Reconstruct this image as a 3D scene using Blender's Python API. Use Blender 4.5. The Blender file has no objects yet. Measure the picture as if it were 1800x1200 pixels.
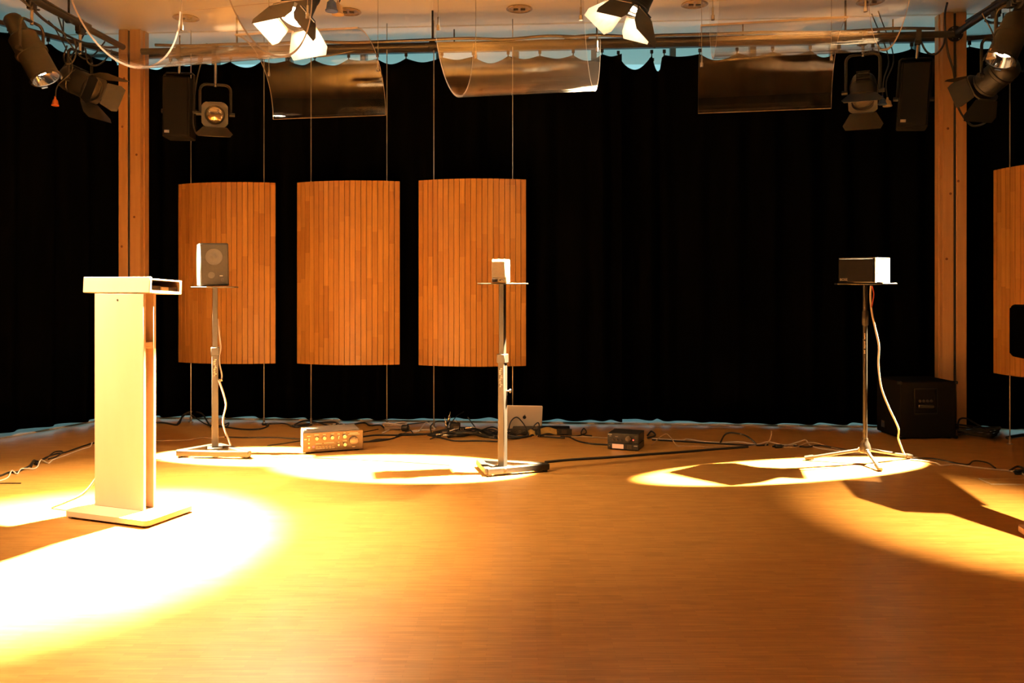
import bpy, bmesh, math, random
from mathutils import Vector, Matrix
random.seed(7)
S = bpy.context.scene
COL = S.collection
PI = math.pi
R = math.radians

# ------------------------------------------------------------------ camera
H_CAM, F_PX, HOR = 1.18, 1460.0, 499.0      # eye height (m), focal length (px of 1800), horizon row
cam_d = bpy.data.cameras.new('camera')
cam_d.sensor_width = 36.0
cam_d.lens = F_PX / 1800 * 36.0
cam_d.shift_y = -(600 - HOR) / 1800
cam_d.clip_start = 0.05
cam = bpy.data.objects.new('camera', cam_d); COL.objects.link(cam)
cam.location = (0, 0, H_CAM); cam.rotation_euler = (PI/2, 0, 0)
S.camera = cam

# ------------------------------------------------------------------ daylight outside
w = bpy.data.worlds.new('world'); S.world = w; w.use_nodes = True
bg = w.node_tree.nodes['Background']
bg.inputs[0].default_value = (0.42, 0.80, 0.86, 1); bg.inputs[1].default_value = 0.9

# ------------------------------------------------------------------ exposure
S.view_settings.view_transform = 'Standard'; S.view_settings.look = 'None'
S.view_settings.gamma = 1.0; S.view_settings.use_curve_mapping = False
S.view_settings.exposure = 0.12

# stage lamps: name -> (watts, cone deg across, cone deg along / across ratio, blend)
LAMP_COL = (1.0, 0.73, 0.40)
LAMP = {
    'lectern':  dict(p=66000, ang=40, ratio=1.0, blend=1.0, soft=0.05),
    'lectern_field': dict(p=2800, ang=78, ratio=1.0, blend=1.0, soft=0.05),   # flood spill round the hot core of the same lamp
    'side_off': dict(p=1300,  ang=52, ratio=1.0, blend=1.0, soft=0.04),
    'centre':   dict(p=50000, ang=15, ratio=1.9, blend=0.2, soft=0.03),
    'par_left': dict(p=40000, ang=12.5, ratio=2.3, blend=0.2, soft=0.03),
    'par_right':dict(p=42000, ang=11.5, ratio=2.9, blend=0.2, soft=0.03),
    'right_off':dict(p=5200,  ang=28, ratio=1.0, blend=1.0, soft=0.03),
}

# ------------------------------------------------------------------ layout helpers (photo pixels -> metres)
def G(px, py, z=0.0):
    """point at height z seen at pixel (floor points for z=0)"""
    D = F_PX * (H_CAM - z) / (py - HOR)
    return Vector(((px - 900) / F_PX * D, D, z))
def P(px, py, D):
    return Vector(((px - 900) / F_PX * D, D, H_CAM - (py - HOR) / F_PX * D))

ROOM_A = math.atan(0.074)                      # the room is turned a little against the view
U = Vector((math.cos(ROOM_A), -math.sin(ROOM_A), 0))     # along the back wall
V = Vector((math.sin(ROOM_A), math.cos(ROOM_A), 0))      # away from the viewer
def wall_y(x): return 7.05 - 0.074 * x
CEIL = 3.35

# ------------------------------------------------------------------ materials
def mat(name, color=(0.5,0.5,0.5), rough=0.5, metal=0.0, spec=0.5, emit=None, estr=0.0, coat=0.0, sheen=0.0):
    m = bpy.data.materials.new(name); m.use_nodes = True
    b = m.node_tree.nodes['Principled BSDF']
    b.inputs['Base Color'].default_value = (*color, 1)
    b.inputs['Roughness'].default_value = rough
    b.inputs['Metallic'].default_value = metal
    b.inputs['Specular IOR Level'].default_value = spec
    if coat: b.inputs['Coat Weight'].default_value = coat; b.inputs['Coat Roughness'].default_value = 0.15
    if sheen: b.inputs['Sheen Weight'].default_value = sheen
    if emit:
        b.inputs['Emission Color'].default_value = (*emit, 1); b.inputs['Emission Strength'].default_value = estr
    return m
def N(m, t, **kw):
    n = m.node_tree.nodes.new(t)
    for k, v in kw.items(): setattr(n, k, v)
    return n
def LK(m, a, b): m.node_tree.links.new(a, b)
def BS(m): return m.node_tree.nodes['Principled BSDF']
def ramp(m, stops):
    n = N(m, 'ShaderNodeValToRGB'); el = n.color_ramp.elements
    while len(el) < len(stops): el.new(0.5)
    for e, (p, c) in zip(el, stops): e.position = p; e.color = (*c, 1)
    return n
def add_noise_color(m, c1, c2, scale=(4,4,4), detail=4, obj_random=0.0):
    """two-tone grain from stretched noise in object space"""
    tc = N(m, 'ShaderNodeTexCoord'); mp = N(m, 'ShaderNodeMapping'); mp.inputs['Scale'].default_value = scale
    no = N(m, 'ShaderNodeTexNoise'); no.inputs['Scale'].default_value = 1.0; no.inputs['Detail'].default_value = detail
    LK(m, tc.outputs['Object'], mp.inputs['Vector'])
    if obj_random:
        oi = N(m, 'ShaderNodeObjectInfo'); mu = N(m, 'ShaderNodeMath', operation='MULTIPLY'); mu.inputs[1].default_value = 37.0
        LK(m, oi.outputs['Random'], mu.inputs[0])
        ad = N(m, 'ShaderNodeVectorMath', operation='ADD')
        LK(m, mp.outputs[0], ad.inputs[0]); LK(m, mu.outputs[0], ad.inputs[1]); LK(m, ad.outputs[0], no.inputs['Vector'])
    else:
        LK(m, mp.outputs[0], no.inputs['Vector'])
    rp = ramp(m, [(0.3, c1), (0.7, c2)])
    LK(m, no.outputs['Fac'], rp.inputs[0])
    return rp
def noisy(name, c1, c2, scale, rough=0.5, metal=0.0, spec=0.5, obj_random=0.0, bump=0.0):
    m = mat(name, c1, rough, metal, spec)
    rp = add_noise_color(m, c1, c2, scale, obj_random=obj_random)
    LK(m, rp.outputs[0], BS(m).inputs['Base Color'])
    if bump:
        bp = N(m, 'ShaderNodeBump'); bp.inputs['Strength'].default_value = bump; bp.inputs['Distance'].default_value = 0.002
        LK(m, rp.outputs[0], bp.inputs['Height']); LK(m, bp.outputs[0], BS(m).inputs['Normal'])
    return m

# floor: narrow strip parquet, satin lacquer
def make_floor_mat():
    m = mat('parquet', rough=0.36, spec=0.5)
    tc = N(m, 'ShaderNodeTexCoord')
    br = N(m, 'ShaderNodeTexBrick'); br.offset = 0.5
    br.inputs['Color1'].default_value = (0.50, 0.250, 0.060, 1); br.inputs['Color2'].default_value = (0.41, 0.192, 0.042, 1)
    br.inputs['Mortar'].default_value = (0.36, 0.165, 0.036, 1)
    br.inputs['Scale'].default_value = 1.0; br.inputs['Mortar Size'].default_value = 0.0006
    br.inputs['Brick Width'].default_value = 0.165; br.inputs['Row Height'].default_value = 0.0165
    LK(m, tc.outputs['Object'], br.inputs['Vector'])
    mp = N(m, 'ShaderNodeMapping'); mp.inputs['Scale'].default_value = (7, 130, 1)
    no = N(m, 'ShaderNodeTexNoise'); no.inputs['Scale'].default_value = 1; no.inputs['Detail'].default_value = 5
    LK(m, tc.outputs['Object'], mp.inputs[0]); LK(m, mp.outputs[0], no.inputs['Vector'])
    rp = ramp(m, [(0.25, (0.72, 0.70, 0.68)), (0.75, (1.12, 1.1, 1.08))]); LK(m, no.outputs[0], rp.inputs[0])
    mx = N(m, 'ShaderNodeMix', data_type='RGBA', blend_type='MULTIPLY'); mx.inputs[0].default_value = 1.0
    LK(m, br.outputs['Color'], mx.inputs[6]); LK(m, rp.outputs[0], mx.inputs[7])
    LK(m, mx.outputs[2], BS(m).inputs['Base Color'])
    n2 = N(m, 'ShaderNodeTexNoise'); n2.inputs['Scale'].default_value = 9
    LK(m, tc.outputs['Object'], n2.inputs['Vector'])
    mr = N(m, 'ShaderNodeMapRange'); mr.inputs[3].default_value = 0.30; mr.inputs[4].default_value = 0.42
    LK(m, n2.outputs[0], mr.inputs[0]); LK(m, mr.outputs[0], BS(m).inputs['Roughness'])
    return m
M = {}
M['floor'] = make_floor_mat()
M['ceiling'] = noisy('ceiling_paint', (0.90,0.87,0.80), (0.93,0.90,0.83), (1.5,1.5,1.5), rough=0.55)
M['wall'] = noisy('wall_paint', (0.06,0.05,0.045), (0.08,0.07,0.06), (2,2,2), rough=0.8)
M['curtain'] = noisy('black_velvet', (0.00035,0.0004,0.0003), (0.0007,0.0007,0.0006), (30,30,1.5), rough=1.0, spec=0.0)
M['pine'] = noisy('pine_board', (0.50,0.26,0.09), (0.62,0.35,0.14), (26,26,1.3), rough=0.5, obj_random=1)
M['dark_gap'] = noisy('near_black', (0.012,0.011,0.010), (0.02,0.018,0.016), (20,20,20), rough=0.6)
M['knot'] = noisy('knot', (0.16,0.06,0.02), (0.26,0.10,0.03), (60,60,60), rough=0.6)
M['black'] = noisy('black_paint', (0.006,0.0055,0.005), (0.009,0.008,0.007), (15,15,15), rough=0.5, spec=0.3)
M['black_soft'] = noisy('black_cloth_grille', (0.006,0.0055,0.005), (0.010,0.009,0.008), (200,200,200), rough=0.85, spec=0.1)
M['sub_black'] = noisy('black_carpet_covering', (0.0022,0.0019,0.0016), (0.0035,0.003,0.0026), (150,150,150), rough=0.9, spec=0.08)
M['painted_warm_reflection'] = noisy('painted_warm_reflection', (0.20,0.14,0.08), (0.42,0.32,0.19), (40,40,40), rough=0.45)  # matte brown in place of the warm floor reflection in the metal
M['bronze'] = noisy('dark_bronze_paint', (0.020,0.016,0.011), (0.027,0.022,0.015), (30,30,30), rough=0.45, metal=0.3)
M['stand'] = noisy('stand_steel', (0.017,0.015,0.0125), (0.024,0.021,0.0175), (25,25,6), rough=0.4, metal=0.2)
M['steel'] = noisy('bright_steel', (0.55,0.53,0.50), (0.68,0.66,0.62), (40,40,40), rough=0.25, metal=1.0)
M['wire'] = noisy('wire_steel', (0.45,0.42,0.38), (0.55,0.52,0.48), (60,60,8), rough=0.35, metal=0.9)
M['chrome'] = noisy('chrome', (0.80,0.78,0.74), (0.86,0.84,0.80), (20,20,20), rough=0.10, metal=1.0)
M['door_in'] = noisy('scorched_aluminium', (0.42,0.39,0.34), (0.55,0.51,0.45), (30,30,30), rough=0.5, metal=0.4)
M['grey_box'] = noisy('speaker_grey', (0.020,0.017,0.0125), (0.026,0.022,0.0165), (80,80,80), rough=0.6, spec=0.2)
M['grey_dark'] = noisy('speaker_cone', (0.030,0.026,0.021), (0.038,0.033,0.027), (120,120,120), rough=0.7)
M['silver_grille'] = noisy('silver_grille', (0.40,0.36,0.30), (0.52,0.48,0.41), (300,300,300), rough=0.5, metal=0.15)
M['lectern'] = noisy('maple_veneer', (0.60,0.425,0.28), (0.67,0.485,0.33), (5,5,1.2), rough=0.45, obj_random=1)
M['lectern_edge'] = noisy('plywood_edge', (0.62,0.42,0.22), (0.72,0.52,0.30), (6,6,90), rough=0.5)
M['white_cable'] = noisy('white_cable', (0.62,0.52,0.42), (0.70,0.60,0.50), (50,50,50), rough=0.45)
M['red_cable'] = noisy('red_cable', (0.45,0.06,0.03), (0.55,0.09,0.04), (50,50,50), rough=0.45)
M['black_cable'] = noisy('black_cable', (0.010,0.009,0.008), (0.018,0.015,0.013), (40,40,40), rough=0.5)
M['beige_cable'] = noisy('beige_cable', (0.45,0.30,0.17), (0.52,0.36,0.21), (50,50,50), rough=0.45)
M['amp_face'] = noisy('champagne_aluminium', (0.040,0.027,0.0145), (0.048,0.032,0.017), (4,4,180), rough=0.4, metal=0.5)
M['amp_case'] = noisy('amp_case', (0.30,0.26,0.20), (0.36,0.31,0.24), (30,30,30), rough=0.5, metal=0.3)
M['print'] = noisy('pale_print', (0.55,0.48,0.38), (0.65,0.57,0.46), (100,100,100), rough=0.6)
M['hifi'] = noisy('hifi_black', (0.020,0.017,0.012), (0.028,0.023,0.016), (60,60,60), rough=0.45)
M['hifi_knob'] = noisy('hifi_knob', (0.10,0.075,0.05), (0.13,0.10,0.07), (60,60,60), rough=0.35, metal=0.5)
M['led_red'] = mat('led_red', (0.5,0.02,0.02), 0.3, emit=(1.0,0.08,0.05), estr=2.0)
M['led_amber'] = mat('led_amber', (0.5,0.2,0.02), 0.3, emit=(1.0,0.45,0.08), estr=2.0)
M['display'] = mat('lit_display', (0.05,0.02,0.01), 0.3, emit=(1.0,0.36,0.13), estr=0.85)
M['laptop'] = noisy('laptop_shell', (0.78,0.70,0.58), (0.82,0.74,0.62), (10,10,10), rough=0.35)
M['paper'] = noisy('yellow_paper', (0.62,0.40,0.10), (0.70,0.46,0.13), (30,30,30), rough=0.8)
M['orange_plastic'] = noisy('orange_plastic', (0.55,0.14,0.02), (0.62,0.17,0.03), (20,20,20), rough=0.4)
M['blue_plastic'] = noisy('blue_plastic', (0.02,0.045,0.16), (0.03,0.06,0.20), (20,20,20), rough=0.4)
M['cream_plastic'] = noisy('cream_plastic', (0.62,0.48,0.30), (0.68,0.54,0.35), (20,20,20), rough=0.45)
M['sill'] = noisy('pale_stone_sill', (0.62,0.62,0.60), (0.70,0.70,0.68), (12,12,12), rough=0.6)
M['frame'] = noisy('window_frame', (0.16,0.22,0.22), (0.20,0.26,0.26), (10,10,10), rough=0.5)
M['lens_off'] = None
M['lamp_glow'] = mat('lamp_glow', (0.9,0.85,0.7), 0.3, emit=(1.0,0.76,0.48), estr=800.0)
M['lamp_glow_dim'] = mat('lamp_glow_dim', (0.9,0.85,0.7), 0.3, emit=(1.0,0.76,0.48), estr=260.0)
M['bulb_glow'] = mat('bulb_glow', (0.9,0.85,0.7), 0.3, emit=(1.0,0.86,0.66), estr=60.0)
M['lamp_glow_soft'] = mat('lamp_filament', (0.9,0.85,0.7), 0.3, emit=(1.0,0.86,0.70), estr=6.0)

def thin_glass(name, tint, ior=1.49, rough=0.02, boost=1.0, haze=0.0):
    m = bpy.data.materials.new(name); m.use_nodes = True
    nt = m.node_tree; nt.nodes.remove(nt.nodes['Principled BSDF']); out = nt.nodes['Material Output']
    tr = N(m, 'ShaderNodeBsdfTransparent'); tr.inputs[0].default_value = (*tint, 1)
    gl = N(m, 'ShaderNodeBsdfGlossy'); gl.inputs['Roughness'].default_value = rough; gl.inputs[0].default_value = (1,1,1,1)
    fr = N(m, 'ShaderNodeFresnel'); ge = N(m, 'ShaderNodeNewGeometry')
    mi = N(m, 'ShaderNodeMix', data_type='FLOAT'); mi.inputs[2].default_value = ior; mi.inputs[3].default_value = 1/ior   # same index from either side of the sheet
    LK(m, ge.outputs['Backfacing'], mi.inputs[0]); LK(m, mi.outputs[0], fr.inputs[0])
    mu = N(m, 'ShaderNodeMath', operation='MULTIPLY'); mu.inputs[1].default_value = boost; mu.use_clamp = True
    LK(m, fr.outputs[0], mu.inputs[0])
    mx = N(m, 'ShaderNodeMixShader'); LK(m, mu.outputs[0], mx.inputs[0]); LK(m, tr.outputs[0], mx.inputs[1]); LK(m, gl.outputs[0], mx.inputs[2])
    last = mx
    if haze:
        df = N(m, 'ShaderNodeBsdfDiffuse'); df.inputs[0].default_value = (0.8,0.75,0.7,1)
        m2 = N(m, 'ShaderNodeMixShader'); m2.inputs[0].default_value = haze
        LK(m, mx.outputs[0], m2.inputs[1]); LK(m, df.outputs[0], m2.inputs[2]); last = m2
    LK(m, last.outputs[0], out.inputs[0])
    return m
M['acrylic'] = thin_glass('acrylic_sheet', (0.97,0.96,0.95), 1.49, 0.015, 1.0, haze=0.01)
M['acrylic_edge'] = noisy('acrylic_lit_edge', (0.62,0.52,0.45), (0.70,0.60,0.52), (20,20,20), rough=0.3)  # opaque pale pink: light caught in the clear edge put into the colour
M['pane'] = thin_glass('window_glass', (0.92,0.97,0.96), 1.45, 0.05)
M['lens_off'] = mat('lens_glass', (0.55,0.48,0.36), 0.08, metal=0.75)

# oiled larch slats: each slat is glued up of lengths of slightly different tone
def make_slat_mat():
    m = mat('slat_wood', rough=0.42, spec=0.45)
    tc = N(m, 'ShaderNodeTexCoord'); oi = N(m, 'ShaderNodeObjectInfo')
    sep = N(m, 'ShaderNodeSeparateXYZ'); LK(m, tc.outputs['Object'], sep.inputs[0])
    a = N(m, 'ShaderNodeMath', operation='MULTIPLY'); a.inputs[1].default_value = 13.7; LK(m, oi.outputs['Random'], a.inputs[0])
    k = N(m, 'ShaderNodeMath', operation='MULTIPLY'); k.inputs[1].default_value = 2.3; LK(m, sep.outputs['Z'], k.inputs[0])
    s = N(m, 'ShaderNodeMath', operation='ADD'); LK(m, a.outputs[0], s.inputs[0]); LK(m, k.outputs[0], s.inputs[1])
    fl = N(m, 'ShaderNodeMath', operation='FLOOR'); LK(m, s.outputs[0], fl.inputs[0])
    cb = N(m, 'ShaderNodeCombineXYZ'); LK(m, fl.outputs[0], cb.inputs[0]); LK(m, oi.outputs['Random'], cb.inputs[1])
    wn = N(m, 'ShaderNodeTexWhiteNoise', noise_dimensions='3D'); LK(m, cb.outputs[0], wn.inputs['Vector'])
    rp = ramp(m, [(0.0, (0.29,0.130,0.024)), (0.5, (0.36,0.170,0.034)), (1.0, (0.43,0.214,0.047))]); LK(m, wn.outputs['Value'], rp.inputs[0])
    g = add_noise_color(m, (0.82,0.80,0.78), (1.12,1.12,1.10), (60,60,2.5), obj_random=1)
    mx = N(m, 'ShaderNodeMix', data_type='RGBA', blend_type='MULTIPLY'); mx.inputs[0].default_value = 1.0
    LK(m, rp.outputs[0], mx.inputs[6]); LK(m, g.outputs[0], mx.inputs[7]); LK(m, mx.outputs[2], BS(m).inputs['Base Color'])
    return m
M['slat'] = make_slat_mat()
M['slat_back'] = noisy('panel_back', (0.055,0.022,0.008), (0.08,0.032,0.012), (8,8,2), rough=0.8)

# ------------------------------------------------------------------ mesh builder
class MB:
    def __init__(s): s.bm = bmesh.new(); s.T = Matrix.Identity(4)
    def _v(s, p): return s.bm.verts.new(s.T @ Vector(p))
    def box(s, x0, x1, y0, y1, z0, z1, bev=0.0, T=None, seg=1):
        v = [s._v(p) if T is None else s.bm.verts.new(s.T @ T @ Vector(p)) for p in
             ((x0,y0,z0),(x1,y0,z0),(x1,y1,z0),(x0,y1,z0),(x0,y0,z1),(x1,y0,z1),(x1,y1,z1),(x0,y1,z1))]
        fs = [s.bm.faces.new([v[i] for i in q]) for q in ((3,2,1,0),(4,5,6,7),(0,1,5,4),(1,2,6,5),(2,3,7,6),(3,0,4,7))]
        if bev:
            es = list({e for f in fs for e in f.edges})
            bmesh.ops.bevel(s.bm, geom=es, offset=bev, segments=seg, affect='EDGES', profile=0.5)
        return s
    def lathe(s, prof, n=24, T=None, cap=True):
        """prof: list of (radius, height) revolved round local z"""
        T = s.T if T is None else s.T @ T
        rings = []
        for r, z in prof:
            if r < 1e-6: rings.append([s.bm.verts.new(T @ Vector((0,0,z)))])
            else: rings.append([s.bm.verts.new(T @ Vector((r*math.cos(2*PI*i/n), r*math.sin(2*PI*i/n), z))) for i in range(n)])
        for a, b in zip(rings, rings[1:]):
            if len(a) == 1 and len(b) == 1: continue
            for i in range(n):
                j = (i+1) % n
                if len(a) == 1: s.bm.faces.new((a[0], b[j], b[i]))
                elif len(b) == 1: s.bm.faces.new((a[i], a[j], b[0]))
                else: s.bm.faces.new((a[i], a[j], b[j], b[i]))
        if cap:
            if len(rings[0]) > 1: s.bm.faces.new(list(reversed(rings[0])))
            if len(rings[-1]) > 1: s.bm.faces.new(rings[-1])
        return s
    def cyl(s, p0, p1, r, n=12, r2=None):
        p0, p1 = Vector(p0), Vector(p1)
        return s.lathe([(r, 0), (r if r2 is None else r2, (p1-p0).length)], n, aim(p0, p1-p0))
    def tube(s, pts, r, n=8, closed=False):
        pts = [Vector(p) for p in pts]; m = len(pts)
        up = None; rings = []
        for i, p in enumerate(pts):
            if closed: t = pts[(i+1) % m] - pts[i-1]
            else: t = pts[min(i+1, m-1)] - pts[max(i-1, 0)]
            t.normalize()
            if up is None:
                up = Vector((0,0,1)) if abs(t.z) < 0.9 else Vector((1,0,0))
            up = (up - t*up.dot(t))
            if up.length < 1e-6: up = t.orthogonal()
            up.normalize(); sd = t.cross(up)
            rr = r[i] if isinstance(r, (list, tuple)) else r
            rings.append([s._v(p + (up*math.cos(2*PI*k/n) + sd*math.sin(2*PI*k/n))*rr) for k in range(n)])
        for i in range(m if closed else m-1):
            a, b = rings[i], rings[(i+1) % m]
            for k in range(n):
                s.bm.faces.new((a[k], a[(k+1)%n], b[(k+1)%n], b[k]))
        if not closed:
            s.bm.faces.new(list(reversed(rings[0]))); s.bm.faces.new(rings[-1])
        return s
    def prism(s, poly, h0, h1, T=None):
        """poly: xy outline extruded along z"""
        T = s.T if T is None else s.T @ T
        a = [s.bm.verts.new(T @ Vector((x,y,h0))) for x, y in poly]; b = [s.bm.verts.new(T @ Vector((x,y,h1))) for x, y in poly]
        s.bm.faces.new(list(reversed(a))); s.bm.faces.new(b); n = len(poly)
        for i in range(n): s.bm.faces.new((a[i], a[(i+1)%n], b[(i+1)%n], b[i]))
        return s
    def ball(s, c, r, n=12):
        prof = [(r*math.sin(PI*i/8), -r*math.cos(PI*i/8)) for i in range(9)]; prof[0] = (0,-r); prof[-1] = (0,r)
        return s.lathe(prof, n, Matrix.Translation(Vector(c)))
    def build(s, name, m, parent=None, sharp=38):
        bmesh.ops.recalc_face_normals(s.bm, faces=s.bm.faces[:])
        me = bpy.data.meshes.new(name); s.bm.to_mesh(me); s.bm.free()
        for mm in (m if isinstance(m, (list, tuple)) else [m]): me.materials.append(M[mm] if isinstance(mm, str) else mm)
        me.shade_smooth(); me.set_sharp_from_angle(angle=R(sharp))
        o = bpy.data.objects.new(name, me); COL.objects.link(o)
        if parent: o.parent = parent
        return o
def aim(p, d, up=Vector((0,0,1))):
    """matrix at p whose local z runs along d"""
    z = Vector(d).normalized(); u = Vector(up)
    if abs(z.dot(u)) > 0.999: u = Vector((0,1,0))
    x = u.cross(z).normalized(); y = z.cross(x)
    return Matrix.Translation(Vector(p)) @ Matrix((x, y, z)).transposed().to_4x4()
def tag(o, label=None, cat=None, group=None, kind=None):
    if label: o['label'] = label
    if cat: o['category'] = cat
    if group: o['group'] = group
    if kind: o['kind'] = kind
    return o
def thing(name, label, cat, loc=(0,0,0), rz=0.0, group=None, rx=0.0, ry=0.0):
    o = bpy.data.objects.new(name, None); COL.objects.link(o); o.empty_display_size = 0.1
    o.location = loc; o.rotation_euler = (rx, ry, rz)
    return tag(o, label, cat, group)
def struct(o): o['kind'] = 'structure'; return o
def smooth(pts, k=6):
    """Catmull-Rom through points"""
    pts = [Vector(p) for p in pts]; out = []
    q = [pts[0]*2 - pts[1]] + pts + [pts[-1]*2 - pts[-2]]
    for i in range(1, len(q)-2):
        a, b, c, d = q[i-1], q[i], q[i+1], q[i+2]
        for j in range(k):
            t = j/k
            out.append(0.5*((2*b) + (c-a)*t + (2*a-5*b+4*c-d)*t*t + (3*b-a-3*c+d)*t**3))
    out.append(pts[-1]); return out
def text_mesh(name, txt, size, m, parent, T, depth=0.0006):
    cu = bpy.data.curves.new(name+'_font', 'FONT'); cu.body = txt; cu.size = size; cu.extrude = depth
    cu.align_x = 'CENTER'; cu.align_y = 'CENTER'
    tmp = bpy.data.objects.new(name+'_tmp', cu); COL.objects.link(tmp)
    dg = bpy.context.evaluated_depsgraph_get(); dg.update()
    me = bpy.data.meshes.new_from_object(tmp.evaluated_get(dg)); me.name = name
    bpy.data.objects.remove(tmp)
    me.transform(T); me.materials.clear(); me.materials.append(M[m])
    o = bpy.data.objects.new(name, me); COL.objects.link(o); o.parent = parent
    return o

# ================================================================== THE SETTING
# floor / ceiling / walls
b = MB(); b.box(-5.6, 5.6, -4.0, 8.2, -0.10, 0.0); fl = struct(b.build('floor', 'floor'))
b = MB()
back0, back1 = Vector((-5.6, wall_y(-5.6)-0.12, 0)), Vector((5.6, wall_y(5.6)-0.12, 0))
b.prism([(-5.6,-4.0),(5.6,-4.0),(back1.x,back1.y),(back0.x,back0.y)], CEIL, CEIL+0.12)
struct(b.build('ceiling', 'ceiling'))
b = MB()
b.prism([(back0.x,back0.y+0.025),(back1.x,back1.y+0.025),(5.6,8.2),(-5.6,8.2)], CEIL-0.004, CEIL+0.12)
tag(struct(b.build('trim_1', 'ceiling')), 'pale ceiling border strip between the shadow gap and the windows')
b = MB(); b.box(-5.7, -5.6, -4.0, 8.2, 0, CEIL+0.1); struct(b.build('wall_left', 'wall'))
b = MB(); b.box(5.6, 5.7, -4.0, 8.2, 0, CEIL+0.1); struct(b.build('wall_right', 'wall'))
b = MB(); b.box(-5.7, 5.7, -4.1, -4.0, 0, CEIL+0.1); struct(b.build('wall_front', 'wall'))

# line the curtains hang on (plan points), left side - back - right side
CL = [Vector((-4.75, 4.2, 0)), Vector((-3.92, 6.30, 0)), Vector((-3.40, 7.25, 0))]
CBk = [Vector((-3.50, wall_y(-3.50)-0.02, 0)), Vector((3.72, wall_y(3.72)-0.02, 0))]
CR = [Vector((3.72, wall_y(3.72)-0.02, 0)), Vector((4.15, 6.55, 0)), Vector((4.75, 4.2, 0))]

# window wall behind the back curtain
FAC0 = Vector((-5.6, wall_y(-5.6)+0.50, 0)); FL_ = 11.3
wb = thing('window_1', None, None, FAC0, -ROOM_A); wb['kind'] = 'structure'
nb = 16; step = FL_/nb
mul_me = None
for i in range(nb+1):
    if mul_me is None:
        o = MB().box(-0.025, 0.025, 0.0, 0.09, 0.0, CEIL-0.006).build('mullion', 'frame', wb); mul_me = o.data
    else:
        o = bpy.data.objects.new('mullion', mul_me); COL.objects.link(o); o.parent = wb
    o.location = (i*step, 0, 0)
pane_me = None
for i in range(nb):
    if pane_me is None:
        o = MB().box(0.03, step-0.03, 0.03, 0.042, 0.07, CEIL-0.035).build('pane', 'pane', wb); pane_me = o.data
    else:
        o = bpy.data.objects.new('pane', pane_me); COL.objects.link(o); o.parent = wb
    o.location = (i*step, 0, 0)
MB().box(0, FL_, 0.0, 0.09, CEIL-0.035, CEIL-0.006).build('head_rail', 'frame', wb)
MB().box(0, FL_, 0.0, 0.09, 0.0, 0.07).build('bottom_rail', 'frame', wb)
# pale sill strip on the floor along the windows
b = MB()
q = [Vector((x, wall_y(x)+o_, 0)) for x, o_ in ((-5.55,0.02),(5.55,0.02),(5.55,0.50),(-5.55,0.50))]
b.prism([(p.x,p.y) for p in q], 0.0, 0.012)
tag(struct(b.build('trim_2', 'sill')), 'pale stone strip on the floor under the windows')
b = MB()
b.prism([(-5.55,4.0),(-4.78,4.0),(-3.86,6.45),(-3.52,7.26),(-5.55,7.4)], 0.0, 0.010)
tag(struct(b.build('trim_3', 'sill')), 'pale stone strip on the floor along the side curtain')

# timber columns
def column(x_left, D, wid, dep, label, side_left=False):
    t = thing('timber_column', label, 'column', (x_left, D, 0), -ROOM_A, 'twin timber columns')
    gap = 0.022; wl = wid*0.40 if not side_left else wid*0.46
    MB().box(0, wl, 0, dep, 0, CEIL-0.002, 0.003).build('board', 'pine', t)
    MB().box(wl+gap, wid, 0, dep, 0, CEIL-0.002, 0.003).build('board', 'pine', t)
    MB().box(wl, wl+gap, 0.010, dep-0.02, 0, CEIL-0.01).build('gap_shade_strip', 'dark_gap', t)  # shade of the gap between the boards put in as a dark strip
    # rebated strip along the inner side
    xs = wid if not side_left else 0.0; s = 1 if not side_left else -1
    MB().box(min(xs, xs+s*0.012), max(xs, xs+s*0.012), 0.05, dep, 0, CEIL-0.002, 0.002).build('edge_strip', 'pine', t)
    return t, wl, gap
tL, wl, gp = column(-3.355, 7.08, 0.195, 0.12, 'timber column rising behind the lectern, beside the fresnel lamp facing out')
for (kx, kz) in ((0.035, 2.52), (0.16, 2.28), (0.05, 2.93), (0.14, 1.75), (0.03, 1.5)):
    k = MB().lathe([(0.0105,0),(0.008,0.0012),(0,0.0014)], 10, aim((kx,-0.0005,kz),(0,-1,0))).build('knot', 'knot', tL)
tR, wl2, gp2 = column(3.438, 6.63, 0.185, 0.12, 'timber column rising behind the black subwoofer cabinet', True)
for (kx, kz) in ((0.04, 2.42), (0.03, 1.38), (0.12, 2.0), (0.15, 2.7), (0.06, 1.9)):
    MB().lathe([(0.0105,0),(0.008,0.0012),(0,0.0014)], 10, aim((kx,-0.0005,kz),(0,-1,0))).build('knot', 'knot', tR)

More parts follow.
